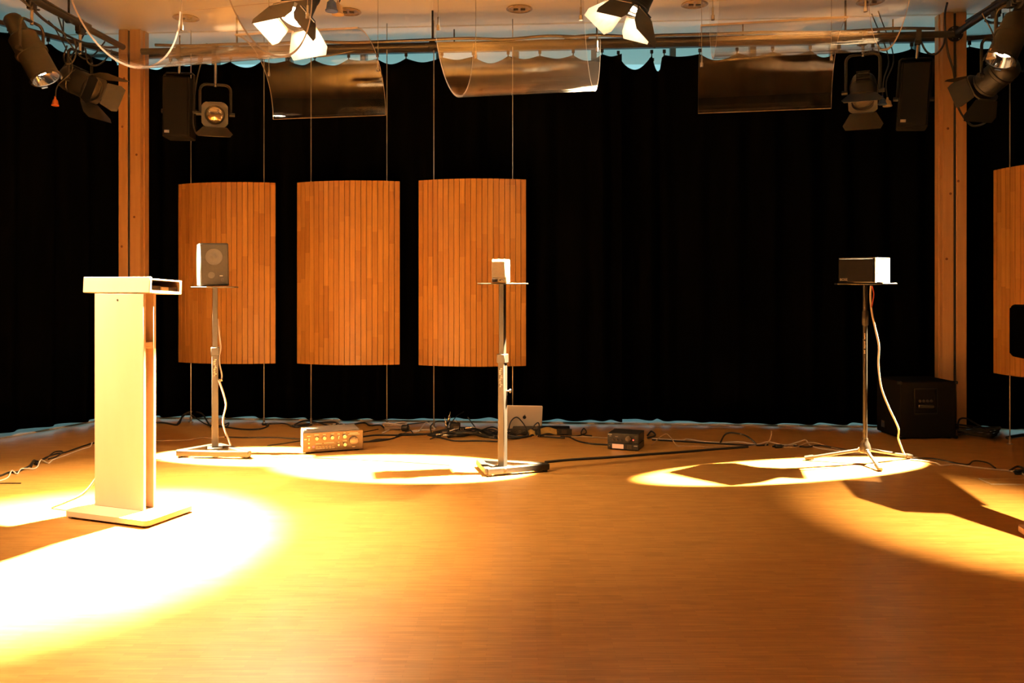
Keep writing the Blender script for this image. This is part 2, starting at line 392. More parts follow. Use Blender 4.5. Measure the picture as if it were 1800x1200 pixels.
# ------------------------------------------------------------------ curtains
RAIL_Z = 3.165
def resample(pts, ds):
    out = [pts[0]]; 
    for a, b_ in zip(pts, pts[1:]):
        L = (b_-a).length; n = max(1, int(L/ds))
        for i in range(1, n+1): out.append(a.lerp(b_, i/n))
    return out
def curtain(name, pts, label, pitch, seed, gather=None, s0=0.0, s1=1.0):
    rnd = random.Random(seed)
    t = thing(name, label, 'curtain', (0,0,0), 0, 'black stage curtains')
    ds = 0.014; pl = resample(pts, ds)
    n = len(pl); total = sum((b_-a).length for a, b_ in zip(pl, pl[1:]))
    # glider stations
    st = [0.0]
    while st[-1] < total - 0.05:
        p_ = pitch*(0.85 + 0.3*rnd.random())
        if gather and gather[0] < st[-1] < gather[1]: p_ *= 0.36
        st.append(st[-1] + p_)
    st[-1] = total
    rows = [0.0, 0.02, 0.05, 0.10, 0.2, 0.35, 0.5, 0.65, 0.8, 0.92, 1.0]
    bm = bmesh.new(); grid = []
    ph = rnd.random()*6
    hemf = [rnd.random()*6 for _ in range(4)]
    s = 0; k = 0
    for i, p in enumerate(pl):
        if i: s += (pl[i]-pl[i-1]).length
        while k < len(st)-2 and s > st[k+1]: k += 1
        f = (s-st[k])/(st[k+1]-st[k]); wloc = st[k+1]-st[k]
        tg = (pl[min(i+1,n-1)]-pl[max(i-1,0)]).normalized(); nr = Vector((tg.y,-tg.x,0))
        dip = (0.030+0.020*math.sin(k*2.3+ph)) * (1-(2*f-1)**2)
        if gather and gather[0] < s < gather[1]: dip = 0.16*(1-(2*f-1)**2)*(0.3+0.7*abs(math.sin(k*1.7+0.6)))
        topz = RAIL_Z - 0.060 - dip
        hem = 0.030 + 0.008*math.sin(s*1.1+hemf[0]) + 0.006*math.sin(s*3.1+hemf[1])
        colv = []
        for r in rows:
            amp = 0.012 + 0.034*min(1, r*2.2)
            fold = math.cos(2*PI*f)*amp + 0.5*amp*math.sin(s*19+hemf[2]+r*1.5)+0.22*amp*math.sin(s*43+hemf[3])
            z = topz*(1-r) + hem*r
            colv.append(bm.verts.new((p.x+nr.x*fold, p.y+nr.y*fold, z)))
        grid.append(colv)
    for a, c in zip(grid, grid[1:]):
        for j in range(len(rows)-1): bm.faces.new((a[j], c[j], c[j+1], a[j+1]))
    me = bpy.data.meshes.new('cloth'); bm.to_mesh(me); bm.free(); me.materials.append(M['curtain']); me.shade_smooth()
    o = bpy.data.objects.new('cloth', me); COL.objects.link(o); o.parent = t
    md = o.modifiers.new('thickness', 'SOLIDIFY'); md.thickness = 0.003
    # gliders
    gm = None; s = 0
    for sv in st[:-1]:
        d = 0; q = pts[0]
        rem = sv
        for a, b_ in zip(pts, pts[1:]):
            L = (b_-a).length
            if rem <= L: q = a.lerp(b_, rem/L); break
            rem -= L
        if gm is None:
            g = MB(); g.box(-0.012,0.012,-0.006,0.006,-0.03,0.0); g.cyl((0,0,-0.075),(0,0,-0.028),0.005,6); g.box(-0.02,0.02,-0.004,0.004,-0.095,-0.068)
            go = g.build('glider', 'black', t); gm = go.data
        else:
            go = bpy.data.objects.new('glider', gm); COL.objects.link(go); go.parent = t
        go.location = (q.x, q.y, RAIL_Z-0.012)
    return t
SPLIT = 0.92
bk = lambda x: Vector((x, wall_y(x)-0.02, 0))
curtain('stage_curtain', [bk(-3.50), bk(SPLIT)], 'black curtain behind the three curved slatted panels', 0.27, 3)
curtain('stage_curtain', [bk(SPLIT-0.02)+Vector((0,0.07,0)), bk(3.72)], 'black curtain behind the tripod stand, bunched at its edge', 0.27, 5, gather=(0.0, 0.36))
curtain('stage_curtain', CL, 'black curtain along the side behind the lectern and lit can lamp', 0.30, 8)
curtain('stage_curtain', CR, 'black curtain along the side behind the slatted panel and second lectern', 0.30, 12)

def rail(pts, label, name, z, r, mt='black'):
    b = MB(); b.tube([Vector((p.x,p.y,z)) for p in pts], r, 10); o = b.build(name, mt)
    return tag(o, label, 'rail' if 'track' in name else 'pipe')
def track(pts, label):
    t = thing('curtain_track', label, 'rail', (0,0,0), 0, 'curtain tracks')
    b = MB()
    for a, c in zip(pts, pts[1:]):
        d = (c-a); L = d.length; T = Matrix.Translation(Vector((a.x,a.y,0))) @ Matrix.Rotation(math.atan2(d.y,d.x), 4, 'Z')
        b.box(0, L, -0.02, 0.02, RAIL_Z-0.012, RAIL_Z+0.022, 0, T)
    b.build('channel', 'black', t)
    tot = [(a, c) for a, c in zip(pts, pts[1:])]
    hm = None
    for a, c in tot:
        n = max(1, int((c-a).length/1.2))
        for i in range(n):
            p = a.lerp(c, (i+0.5)/n)
            if hm is None:
                ho = MB().cyl((0,0,0),(0,0,CEIL-RAIL_Z-0.022),0.006,8).build('hanger', 'black', t); hm = ho.data
            else: ho = bpy.data.objects.new('hanger', hm); COL.objects.link(ho); ho.parent = t
            ho.location = (p.x, p.y, RAIL_Z+0.020)
track(CBk, 'black curtain track across the back windows')
track(CL, 'black curtain track along the side by the lit can lamp over the lectern')
track(CR, 'black curtain track along the side above the edge panel')

# ------------------------------------------------------------------ lighting bars
BAR_Z = 3.17
BARS = []
def off(x, d): return Vector((x, wall_y(x)-d, 0))
def bar(p0, p1, label, BAR_Z=BAR_Z):
    t = thing('lighting_bar', label, 'pipe', (0,0,0), 0, 'lighting bars')
    a = Vector((p0.x,p0.y,BAR_Z)); c = Vector((p1.x,p1.y,BAR_Z)); BARS.append((a, c))
    MB().cyl(a, c, 0.025, 16).build('tube', 'black', t)
    n = max(2, int((c-a).length/1.4))
    b0 = None
    for i in range(n):
        p = a.lerp(c, (i+0.5)/n)
        if b0 is None:
            g = MB(); g.cyl((0,0,0.02),(0,0,CEIL-BAR_Z),0.008,8); g.lathe([(0.034,-0.02),(0.034,0.02)], 14, Matrix.Rotation(PI/2,4,'X'))
            ho = g.build('hanger', 'black', t); b0 = ho.data
        else: ho = bpy.data.objects.new('hanger', b0); COL.objects.link(ho); ho.parent = t
        ho.location = p; ho.rotation_euler = (0,0,math.atan2((c-a).y,(c-a).x))
    return t
bar(off(-3.02, 0.50), off(3.35, 0.50), 'black lighting bar running along the back curtain top', 3.075)
SL0 = Vector((-3.27, 6.98, 0)); SL1 = SL0 - V*6.0
SR0 = Vector((3.525, 6.60, 0)); SR1 = SR0 - V*5.6
tb = bar(SL0, SL1, 'black lighting bar carrying the lit can lamp over the lectern side')
tb = bar(SR0, SR1, 'black lighting bar fixed by a flange to the timber column by the subwoofer')
MB().lathe([(0.062,0),(0.062,0.012),(0.035,0.016),(0.035,0.04)], 24, aim((SR0.x, 6.615, BAR_Z), -V)).build('flange', 'black', tb)
for k in range(6):
    a = 2*PI*k/6
    MB().lathe([(0.006,0),(0.006,0.006)], 8, aim(Vector((SR0.x+0.05*math.cos(a), 6.602, BAR_Z+0.05*math.sin(a))), -V)).build('bolt', 'steel', tb)
def on_side_left(D): return SL0 + V*((D-SL0.y)/V.y)
def on_side_right(D): return SR0 + V*((D-SR0.y)/V.y)
bar(Vector((-3.4,5.235,0)), Vector((3.42,5.12,0)), 'black lighting bar crossing under the ceiling in front of the clear reflectors')
bar(Vector((-0.2,2.12,0)), Vector((3.22,1.92,0)), 'black lighting bar over the open front floor')

# ------------------------------------------------------------------ ceiling downlights
for i, (px, py) in enumerate(((327,31),(612,20),(913,15),(1221,7),(1530,2))):
    D = F_PX*(CEIL-H_CAM)/(HOR-py); p = Vector(((px-900)/F_PX*D, D, CEIL))
    t = thing('downlight', 'round recessed downlight in the pale ceiling', 'downlight', p, 0, 'recessed ceiling downlights')
    MB().lathe([(0.100,-0.001),(0.104,-0.006),(0.088,-0.010),(0.086,-0.004),(0.090,-0.001)], 32).build('trim_ring', 'painted_warm_reflection', t)
    MB().lathe([(0.087,-0.0055),(0.060,-0.0020),(0.03,-0.0012),(0,-0.0010)], 32, cap=False).build('reflector', 'painted_warm_reflection', t)
    for s in (-1, 1):
        MB().cyl((s*0.028-0.018,0,-0.008),(s*0.028+0.018,0,-0.008),0.009,10).build('bulb', 'dark_gap', t)

# ------------------------------------------------------------------ curved slatted panels
PZ0, PZ1 = 0.510, 2.035
def slat_panel(xc, yc, yaw, label, wid=0.87, sag=0.10, n=20, wires=(-0.315,0.335), seed=0):
    t = thing('slatted_panel', label, 'acoustic panel', (xc, yc, 0), yaw, 'curved slatted wooden panels')
    Rr = (wid*wid/4 + sag*sag)/(2*sag); half = math.asin(wid/2/Rr)
    dth = 2*half/n; sw = Rr*dth - 0.003
    me = None
    for i in range(n):
        a = -half + (i+0.5)*dth
        if me is None:
            # slat with a shallow shadow groove down its middle
            bm = MB(); bm.box(-sw/2, sw/2, -0.008, 0.008, PZ0, PZ1, 0.0012)
            o = bm.build('slat', 'slat', t); me = o.data
        else:
            o = bpy.data.objects.new('slat', me); COL.objects.link(o); o.parent = t
        o.location = (Rr*math.sin(a), Rr - Rr*math.cos(a), 0)
        o.rotation_euler = (0, 0, a)
        if i % 3 == 1: o.location.y += 0.0012
    bm = MB()
    pts = []; 
    for i in range(21):
        a = -half*0.985 + 1.97*half*i/20; pts.append(((Rr-0.009)*math.sin(a), Rr-(Rr-0.009)*math.cos(a)))
    for i in range(20, -1, -1):
        a = -half*0.985 + 1.97*half*i/20; pts.append(((Rr-0.018)*math.sin(a), Rr-(Rr-0.018)*math.cos(a)))
    bm.prism(pts, PZ0+0.004, PZ1-0.004); bm.build('backing', 'slat_back', t)
    for wx in wires:
        yw = Rr - math.sqrt(Rr*Rr-wx*wx) + 0.030
        MB().cyl((wx, yw, 0.006), (wx, yw, CEIL-0.001), 0.0042, 8).build('suspension_rod', 'wire', t)
        MB().lathe([(0.022,0),(0.022,0.004),(0.009,0.008),(0.009,0.05),(0,0.052)], 14, Matrix.Translation((wx,yw,0.0005))).build('floor_fixing', 'wire', t)
    return t
def panel_at(px0, px1, D, yaw, label, **k):
    x = ((px0+px1)/2-900)/F_PX*D
    return slat_panel(x, D-0.10, yaw, label, **k)
panel_at(309, 484, 7.08, -R(7), 'curved slatted wooden panel hanging behind the loudspeaker stand nearest the lectern', wid=0.865)
panel_at(519, 701, 6.97, -R(6), 'curved slatted wooden panel hanging in the middle behind the champagne amplifier', wid=0.88)
panel_at(735, 922, 6.84, -R(4), 'curved slatted wooden panel hanging behind the small cube speaker and laptop', wid=0.885)
slat_panel(3.74, 5.82, -R(62), 'curved slatted wooden panel hanging at the side by the second lectern', wid=0.87, sag=0.11, wires=(-0.30,0.33))

# ------------------------------------------------------------------ clear acrylic reflectors
def shell(cx, cy, cz, Rr, t0, t1, yaw, wid, up, label, clips):
    """part of a cylinder; up=False: trough (open above), up=True: arch (open below)"""
    t = thing('acrylic_reflector', label, 'reflector', (cx, cy, cz), -yaw, 'clear acrylic sound reflectors')
    th = 0.006; n = 40; bm = bmesh.new()
    def pt(x, a, r): return (x, r*math.sin(a), (r if up else -r)*math.cos(a))
    rows = []
    for i in range(n+1):
        a = R(t0 + (t1-t0)*i/n)
        rows.append([bm.verts.new(pt(x, a, r)) for x, r in ((-wid/2,Rr-th),(wid/2,Rr-th),(wid/2,Rr+th),(-wid/2,Rr+th))])
    for a, c in zip(rows, rows[1:]):
        for j in range(4):
            f = bm.faces.new((a[j], a[(j+1)%4], c[(j+1)%4], c[j])); f.material_index = 0 if j in (0,2) else 1
            f.smooth = j in (0, 2)
    for r_ in (rows[0], rows[-1]):
        f = bm.faces.new(r_); f.material_index = 1
    bmesh.ops.recalc_face_normals(bm, faces=bm.faces[:])
    me = bpy.data.meshes.new('sheet'); bm.to_mesh(me); bm.free(); me.materials.append(M['acrylic']); me.materials.append(M['acrylic_edge'])
    me.set_sharp_from_angle(angle=R(40))
    o = bpy.data.objects.new('sheet', me); COL.objects.link(o); o.parent = t
    for ang in clips:
        a = R(ang)
        for sx in (-1, 1):
            x = sx*(wid/2-0.02); q = Vector(pt(x, a, Rr+0.002))
            b = MB(); b.cyl(q+Vector((0,0,0.0)), Vector((q.x,q.y,CEIL-cz)), 0.0022, 6); b.build('suspension_wire', 'wire', t)
            b = MB(); b.lathe([(0.011,-0.014),(0.011,0.014)], 12, Matrix.Translation(q)); b.cyl(q+Vector((0,0,0.014)), q+Vector((0,0,0.06)), 0.006, 8)
            b.build('clip', 'steel', t)
            b = MB(); b.cyl((q.x,q.y,CEIL-cz-0.03),(q.x,q.y,CEIL-cz), 0.012, 12); b.build('ceiling_fixing', 'steel', t)
    return t
W = 0.87
YA = R(12)
def at(px, D): return (px-900)/F_PX*D
shell(at(345,4.41), 4.41, 2.82, 0.45, -92, 88, R(15), W, False, 'clear curved acrylic reflector above the lectern, open side up', (-70, 75))
shell(at(919,5.14), 5.14, 2.82, 0.45, -92, 90, YA, W, False, 'clear curved acrylic reflector hanging lowest above the small cube speaker', (-70, 78))
shell(at(1408,4.28), 4.28, 2.83, 0.45, -75, 88, R(10), W, False, 'clear curved acrylic reflector nearest the ceiling by the tripod stand side', (-60, 75))
shell(at(530,5.62), 5.62, 2.40, 0.47, -12, 90, R(10), W, True, 'clear arched acrylic reflector hanging low behind the lit fresnel lamp', (50,))
shell(at(1356,5.2), 5.20, 2.355, 0.45, -12, 90, R(11), W, True, 'clear arched acrylic reflector hanging low in front of the bare black curtain', (48,))

# ================================================================== LAMPS
def spot(name, pos, direction, key):
    L = LAMP[key]; d = bpy.data.lights.new(name, 'SPOT')
    d.energy = L['p']; d.color = LAMP_COL; d.spot_size = R(L['ang']); d.spot_blend = L['blend']; d.shadow_soft_size = L['soft']
    o = bpy.data.objects.new(name, d); COL.objects.link(o)
    z = -Vector(direction).normalized(); x = Vector((0,0,1)).cross(z).normalized(); y = z.cross(x)
    o.matrix_world = Matrix.Translation(Vector(pos)) @ Matrix((x, y, z)).transposed().to_4x4() @ Matrix.Diagonal((1.0, L['ratio'], 1.0, 1.0))
    return o
def snap(pivot):
    '''shift (in plan) that brings a lamp's pivot exactly under the nearest lighting bar'''
    best = None
    for a, c in BARS:
        d = (c-a); f = max(0.0, min(1.0, ((pivot.x-a.x)*d.x+(pivot.y-a.y)*d.y)/(d.x*d.x+d.y*d.y)))
        q = a + d*f; v = Vector((q.x-pivot.x, q.y-pivot.y, 0))
        if best is None or v.length < best[0].length: best = (v, a.z)
    return best
def yoke_and_clamp(t, pivot, side, hw, top_z, bar_p, drop=0.0, mt='black'):
    """U bracket from the pivot ears up to a hook clamp on the bar; all in t-local coordinates"""
    zt = top_z
    u = side.normalized(); rr = 0.05
    pts = [pivot + u*hw]
    pts += [Vector((pivot.x,pivot.y,0)) + u*hw + Vector((0,0,zt-rr))]
    for k in range(1, 5): 
        a = PI/2*k/4; pts.append(Vector((pivot.x,pivot.y,0)) + u*(hw-rr+rr*math.cos(a)) + Vector((0,0,zt-rr+rr*math.sin(a))))
    left = [Vector((2*pivot.x-p.x, 2*pivot.y-p.y, p.z)) for p in reversed(pts)]
    b = MB(); b.tube(pts + left, 0.011, 8); b.build('yoke', mt, t)
    for s in (-1, 1):
        b = MB(); b.cyl(pivot + u*s*(hw-0.012), pivot + u*s*(hw+0.03), 0.016, 10); b.build('tilt_knob', mt, t)
    c = Vector((pivot.x, pivot.y, zt))
    b = MB(); b.cyl(c+Vector((0,0,-0.02)), Vector((c.x, c.y, bar_p.z-0.03)), 0.011, 8); b.build('spigot', 'steel', t)
    b = MB()
    b.box(c.x-0.022, c.x+0.022, c.y-0.03, c.y+0.03, bar_p.z-0.075, bar_p.z-0.028, 0.004)
    b.box(c.x-0.018, c.x+0.018, c.y-0.044, c.y-0.028, bar_p.z-0.06, bar_p.z+0.02, 0.003)
    b.box(c.x-0.018, c.x+0.018, c.y-0.044, c.y+0.030, bar_p.z+0.026, bar_p.z+0.042, 0.003)
    b.build('hook_clamp', 'black', t)
    b = MB(); b.cyl(c+Vector((0,0.028,bar_p.z-zt-0.05)), c+Vector((0,0.075,bar_p.z-zt-0.05)), 0.005, 8); b.box(c.x-0.016,c.x+0.016,c.y+0.07,c.y+0.078,bar_p.z-0.056,bar_p.z-0.044); b.build('clamp_bolt', 'steel', t)

def fresnel(lens, target, label, doors=(40,40,40,40), size=1.0, lit=None, drop=None, roll=0.0, yoke_h=0.27, lead=None, lamp_shift=0.02):
    lens = Vector(lens); d = (Vector(target)-lens).normalized()
    sh, bar_z = snap(lens - d*0.26*size*0.45); lens = lens + sh
    t = thing('fresnel_lamp', label, 'stage lamp', lens, 0, 'stage lamps with barn doors')
    A = aim((0,0,0), d) @ Matrix.Rotation(roll, 4, 'Z')
    s = size; rb = 0.098*s; hl = 0.26*s
    # housing: rounded can with ribs
    b = MB(); b.T = A
    b.lathe([(0.0,-hl-0.02*s),(0.06*s,-hl-0.015*s),(rb*0.92,-hl+0.01*s),(rb,-hl+0.04*s),(rb,-hl*0.7),(rb*1.05,-hl*0.68),(rb*1.05,-hl*0.60),(rb,-hl*0.58),(rb,-0.03*s),(rb*1.03,-0.028*s),(rb*1.03,-0.012*s),(rb*0.86,-0.012*s),(rb*0.86,-0.03*s),(0,-0.03*s)], 28, cap=False)
    b.build('housing', 'black', t)
    b = MB(); b.T = A
    for k in range(5):
        zc = -hl*0.95+hl*0.11*k
        b.box(-0.05*s, 0.05*s, rb*0.96, rb*1.08, zc, zc+0.010*s)
    tag(b.build('cooling_fins', 'black', t), kind='stuff')
    # lens: stepped glass
    b = MB(); b.T = A
    if lit:
        b.lathe([(rb*0.84,-0.028*s),(rb*0.82,-0.010*s),(rb*0.62,-0.004*s),(rb*0.60,-0.010*s),(rb*0.38,-0.004*s),(rb*0.36,-0.009*s),(0,0.0)], 28, cap=False); b.build('lens', 'lamp_glow' if lit == 'lectern' else 'lamp_glow_dim' if lit == 'centre' else 'bulb_glow', t)
    else:
        b.lathe([(rb*0.84,-0.028*s),(rb*0.80,-0.012*s),(rb*0.5,0.002*s),(0,0.012*s)], 28, cap=False); b.build('lens', 'lens_off', t)
    b = MB(); b.T = A; b.lathe([(rb*0.86,-0.014*s),(rb*0.90,-0.006*s),(rb*0.86,0.0),(rb*0.83,-0.006*s),(rb*0.83,-0.012*s)], 28, cap=False); b.build('lens_ring', 'black' if lit else 'bronze', t)
    # gel frame (square with a round hole)
    q = 0.108*s; b = MB(); b.T = A
    n = 32; bm = b.bm
    def sq(i, r):
        a = 2*PI*i/n; c, s_ = math.cos(a), math.sin(a); k = r/max(abs(c), abs(s_)); k = min(k, r*1.22); return (c*k, s_*k)
    for z0, z1 in ((0.004*s, 0.016*s),):
        o0 = [b._v((*sq(i,q), z0)) for i in range(n)]; o1 = [b._v((*sq(i,q), z1)) for i in range(n)]
        i0 = [b._v((rb*0.86*math.cos(2*PI*i/n), rb*0.86*math.sin(2*PI*i/n), z0)) for i in range(n)]
        i1 = [b._v((rb*0.86*math.cos(2*PI*i/n), rb*0.86*math.sin(2*PI*i/n), z1)) for i in range(n)]
        for i in range(n):
            j = (i+1)%n
            for A_, B_ in ((o0,o1),(o1,i1),(i1,i0),(i0,o0)): bm.faces.new((A_[i],A_[j],B_[j],B_[i]))
    b.build('gel_frame', 'black' if lit else 'bronze', t)
    # barn doors: up, right, down, left in lens frame
    for k in range(4):
        if doors[k] is None: continue
        wide = k % 2 == 0
        w0, w1, ln = (0.098*s, 0.150*s, 0.165*s) if wide else (0.085*s, 0.105*s, 0.135*s)
        T = A @ Matrix.Rotation(-PI/2*k, 4, 'Z') @ Matrix.Translation((0, q*0.98, 0.018*s)) @ Matrix.Rotation(-R(doors[k]), 4, 'X')
        b = MB(); b.T = T
        poly = [(-w0,0.0),(w0,0.0),(w1,ln*0.72),(w1*0.86,ln),(-w1*0.86,ln),(-w1,ln*0.72)]
        # plate lies in local x / z (z = forward)
        Tm = Matrix(((1,0,0,0),(0,0,-1,0),(0,1,0,0),(0,0,0,1)))
        a_ = [b._v((x, 0.0012, z)) for x, z in poly]; c_ = [b._v((x, -0.0012, z)) for x, z in poly]
        f1 = b.bm.faces.new(a_); f2 = b.bm.faces.new(list(reversed(c_))); f2.material_index = 1; m_ = len(poly)
        for i in range(m_): b.bm.faces.new((a_[i], c_[i], c_[(i+1)%m_], a_[(i+1)%m_]))
        o = b.build('barn_door', ['black', 'door_in' if lit else 'bronze'], t)  # unlit lamps get darker inner faces, their shade put into the colour
        b = MB(); b.T = T; b.cyl((-w0*0.8,0,0),(w0*0.8,0,0),0.005*s,8); b.build('hinge', 'steel' if lit else 'black', o)
    side = Vector((0,0,1)).cross(d)
    if side.length < 0.05: side = Vector((1,0,0))
    piv = A @ Vector((0,0,-hl*0.45))
    ztop = piv.z + yoke_h*s
    yoke_and_clamp(t, piv, side, rb+0.03*s, ztop, Vector((0,0,bar_z-lens.z)))
    back = A @ Vector((0, 0.02*s, -hl-0.01*s))
    if lead:
        pts = smooth([back] + [Vector(p) for p in lead], 6); b = MB(); b.tube(pts, 0.006, 6); b.build('power_lead', 'black_cable', t)
    if lit: spot('beam_'+lit, lens + d*lamp_shift, d, lit)
    if lit == 'lectern': spot('field_'+lit, lens + d*lamp_shift, d, 'lectern_field')
    return t, A

def par_can(lens, target, label, lit=None, yoke_h=0.22, ln=0.36, rad=0.096, up_tail=True, glow=True):
    lens = Vector(lens); d = (Vector(target)-lens).normalized()
    sh, bar_z = snap(lens - d*ln*0.58); lens = lens + sh
    t = thing('can_lamp', label, 'stage lamp', lens, 0, 'long can lamps')
    A = aim((0,0,0), d)
    b = MB(); b.T = A
    r = rad
    b.lathe([(0.0,-ln-0.15),(0.05,-ln-0.148),(0.062,-ln-0.13),(0.062,-ln-0.01),(r,-ln+0.02),(r,-0.02),(r*1.04,-0.016),(r*1.04,0.0),(r*0.94,0.0),(r*0.92,-0.09),(r*0.5,-0.16),(0,-0.17)], 28, cap=False)
    b.build('can', 'bronze', t)
    b = MB(); b.T = A; b.lathe([(r*1.0,-ln*0.62),(r*1.12,-ln*0.62),(r*1.12,-ln*0.55),(r*1.0,-ln*0.55)], 28, cap=False); b.build('band', 'bronze', t)
    b = MB(); b.T = A
    b.lathe([(r*0.935,-0.003),(r*0.80,-0.045),(r*0.52,-0.085),(r*0.3,-0.10)], 28, cap=False); b.build('reflector', 'chrome', t)
    b = MB(); b.T = A; b.lathe([(r*0.62,-0.072),(r*0.45,-0.058),(0,-0.050)], 20, cap=False); b.build('lamp_bulb', 'bulb_glow' if glow else 'lamp_glow_soft', t)
    for k in range(4):
        b = MB(); b.T = A @ Matrix.Rotation(PI/2*k+PI/4, 4, 'Z'); b.box(-0.02, 0.02, r*1.02, r*1.10, -0.012, 0.014); b.build('gel_clip', 'bronze', t)
    side = Vector((0,0,1)).cross(d).normalized()
    piv = A @ Vector((0,0,-ln*0.58))
    yoke_and_clamp(t, piv, side, r+0.03, piv.z+yoke_h, Vector((0,0,bar_z-lens.z)), mt='bronze')
    if lit: spot('beam_'+lit, lens + d*0.03, d, lit)
    return t, A

# lit fresnel over the lectern
fresnel((-1.35,5.15,2.85), (-2.08,3.80,0.0), 'lit fresnel lamp with barn doors blazing towards the lectern', doors=(12,14,45,40), lit='lectern', yoke_h=0.24, lead=[(0.05,0.3,0.30),(0.3,0.3,0.33),(0.6,0.22,0.30)], size=1.05)
# lit fresnel aimed at the rear pool
fresnel((0.745,5.17,2.90), (-0.62,5.32,0.0), 'lit fresnel lamp seen from behind, aimed at the small cube speaker', doors=(35,30,30,35), lit='centre', yoke_h=0.22, roll=R(30), size=1.05, lead=[(0.25,0.05,0.28),(0.45,0.1,0.31)])
# lit can lamps
par_can((-3.265,5.80,2.61), (-1.75,5.70,0.0), 'lit can lamp hanging in front of the side curtain over the lectern', lit='par_left')
par_can((3.34,5.73,2.72), (1.87,5.31,0.0), 'lit can lamp hanging beside the timber column, aimed at the tripod stand', lit='par_right', glow=False)
# off-frame fresnel over the front floor, aimed past the second lectern
fresnel((2.95,2.02,2.92), (2.38,4.1,0.0), 'lit fresnel lamp over the open front floor beyond the second lectern', doors=(40,40,40,40), lit='right_off')
fresnel((-3.45,3.75,2.72), (-1.15,4.4,0.0), 'lit fresnel lamp on the side bar aimed across at the lectern', doors=(40,40,40,40), lit='side_off')
# unlit fresnels
fresnel((at(377,6.62),6.62,2.53), (at(377,6.62)+1.1,3.0,1.65), 'unlit fresnel lamp facing out beside the hanging loudspeaker, one door down', doors=(None,None,25,None), yoke_h=0.26, size=0.92, lead=[(-0.12,0.05,-0.15),(-0.22,0.12,-0.05),(-0.2,0.14,0.3),(-0.1,0.1,0.6)])
fresnel((at(1508,6.40),6.40,2.56), (at(1508,6.40)-0.5,5.3,0.9), 'unlit fresnel lamp tilted down between the arched reflector and hanging loudspeaker', doors=(20,None,8,None), yoke_h=0.30, size=0.95, lead=[(0.1,0.3,0.1),(0.2,0.28,0.0),(0.22,0.22,0.25),(0.18,0.15,0.58)])
fresnel((at(178,6.35),6.35,2.67), (-1.3,6.0,1.8), 'unlit fresnel lamp turned sideways in front of the timber column by the lectern', doors=(22,30,30,22), yoke_h=0.24, lead=[(-0.25,0.0,0.12),(-0.2,0.1,0.3),(-0.1,0.1,0.48)])
fresnel((3.38,6.08,2.62), (3.0,7.3,2.0), 'unlit fresnel lamp turned sideways past the timber column by the subwoofer', doors=(25,25,35,25), yoke_h=0.26, lead=[(0.3,0.0,0.12),(0.25,-0.1,0.35),(0.1,-0.1,0.5)])

# plugs hanging from lamp leads
def plug(pos, label, mt, lead_to, r=0.022, h=0.05):
    t = thing('mains_plug', label, 'plug', pos)
    MB().lathe([(r*1.15,0),(r*1.15,0.008),(r,0.012),(r*0.8,h*0.8),(r*0.35,h),(0.006,h+0.02)], 16).build('body', mt, t)
    b = MB(); b.tube(smooth([Vector((0,0,h))]+[Vector(p) for p in lead_to], 6), 0.005, 6); b.build('cord', 'black_cable', t)
plug(P(97,186,6.05), 'orange mains plug dangling below the lit can lamp', 'orange_plastic', [(0.02,0.0,0.15),(0.1,0.05,0.3),(0.0,0.02,0.55),(-0.05,0,0.62)])
plug(P(1560,187,6.45), 'cream mains plug beside the fresnel lamp tilted down', 'cream_plastic', [(0.0,0.02,0.2),(0.06,0.03,0.4),(-0.02,0.12,0.78)], r=0.03)
plug(P(1551,184,6.38), 'blue mains socket beside the cream plug', 'blue_plastic', [(0.02,0.02,0.2),(0.09,0.1,0.4),(0.0,0.19,0.76)], r=0.028)
plug(P(583,20,5.22), 'blue mains socket above the lit fresnel lamp by the ceiling', 'blue_plastic', [(-0.01,0.05,0.12),(-0.02,0.15,0.27)], r=0.035, h=0.07)
plug(P(594,26,5.32), 'cream mains plug next to the blue socket by the ceiling', 'cream_plastic', [(0.01,0.03,0.12),(0.0,0.08,0.28)], r=0.034, h=0.07)
plug(P(1742,103,5.72), 'cream connector beside the lit can lamp near the column', 'cream_plastic', [(0.02,0.0,0.15),(-0.05,0.02,0.32)], r=0.026)

# hanging loudspeakers
def hung_speaker(px, py, D, yaw, roll, label):
    p = P(px, py, D); off_ = Matrix.Rotation(yaw,3,'Z') @ Vector((0,0.1,0)); sh, BAR_Z = snap(p + off_); p = p + sh
    t = thing('hanging_loudspeaker', label, 'loudspeaker', p, yaw, 'hanging loudspeakers', ry=roll)
    w2, h2 = 0.105, 0.245
    MB().box(-w2, w2, 0.0, 0.20, -h2, h2, 0.008).build('cabinet', 'sub_black', t)
    MB().box(-w2+0.012, w2-0.012, -0.012, 0.001, -h2+0.012, h2-0.012, 0.004).build('grille', 'sub_black', t)
    MB().box(-w2+0.02, -w2+0.058, -0.0145, -0.011, -h2+0.030, -h2+0.052).build('badge', 'steel', t)
    b = MB(); b.tube([(-w2-0.01,0.1,-0.02),(-w2-0.01,0.1,h2+0.03),(-w2+0.005,0.1,h2+0.042),(w2-0.005,0.1,h2+0.042),(w2+0.01,0.1,h2+0.03),(w2+0.01,0.1,-0.02)], 0.009, 8); b.build('bracket', 'black', t)
    for s in (-1,1): MB().cyl((s*(w2-0.002),0.1,-0.02),(s*(w2+0.035),0.1,-0.02),0.016,10).build('tilt_knob', 'black', t)
    MB().cyl((0,0.1,h2+0.04),(0,0.1,BAR_Z-p.z-0.02),0.010,8).build('spigot', 'steel', t)
    b = MB(); b.box(-0.022,0.022,0.065,0.135,BAR_Z-p.z-0.075,BAR_Z-p.z-0.028,0.004); b.box(-0.018,0.018,0.058,0.07,BAR_Z-p.z-0.05,BAR_Z-p.z+0.03); b.build('hook_clamp', 'black', t)
    return t
hung_speaker(312, 188, 6.68, R(6), 0.0, 'black loudspeaker hanging beside the fresnel lamp facing out')
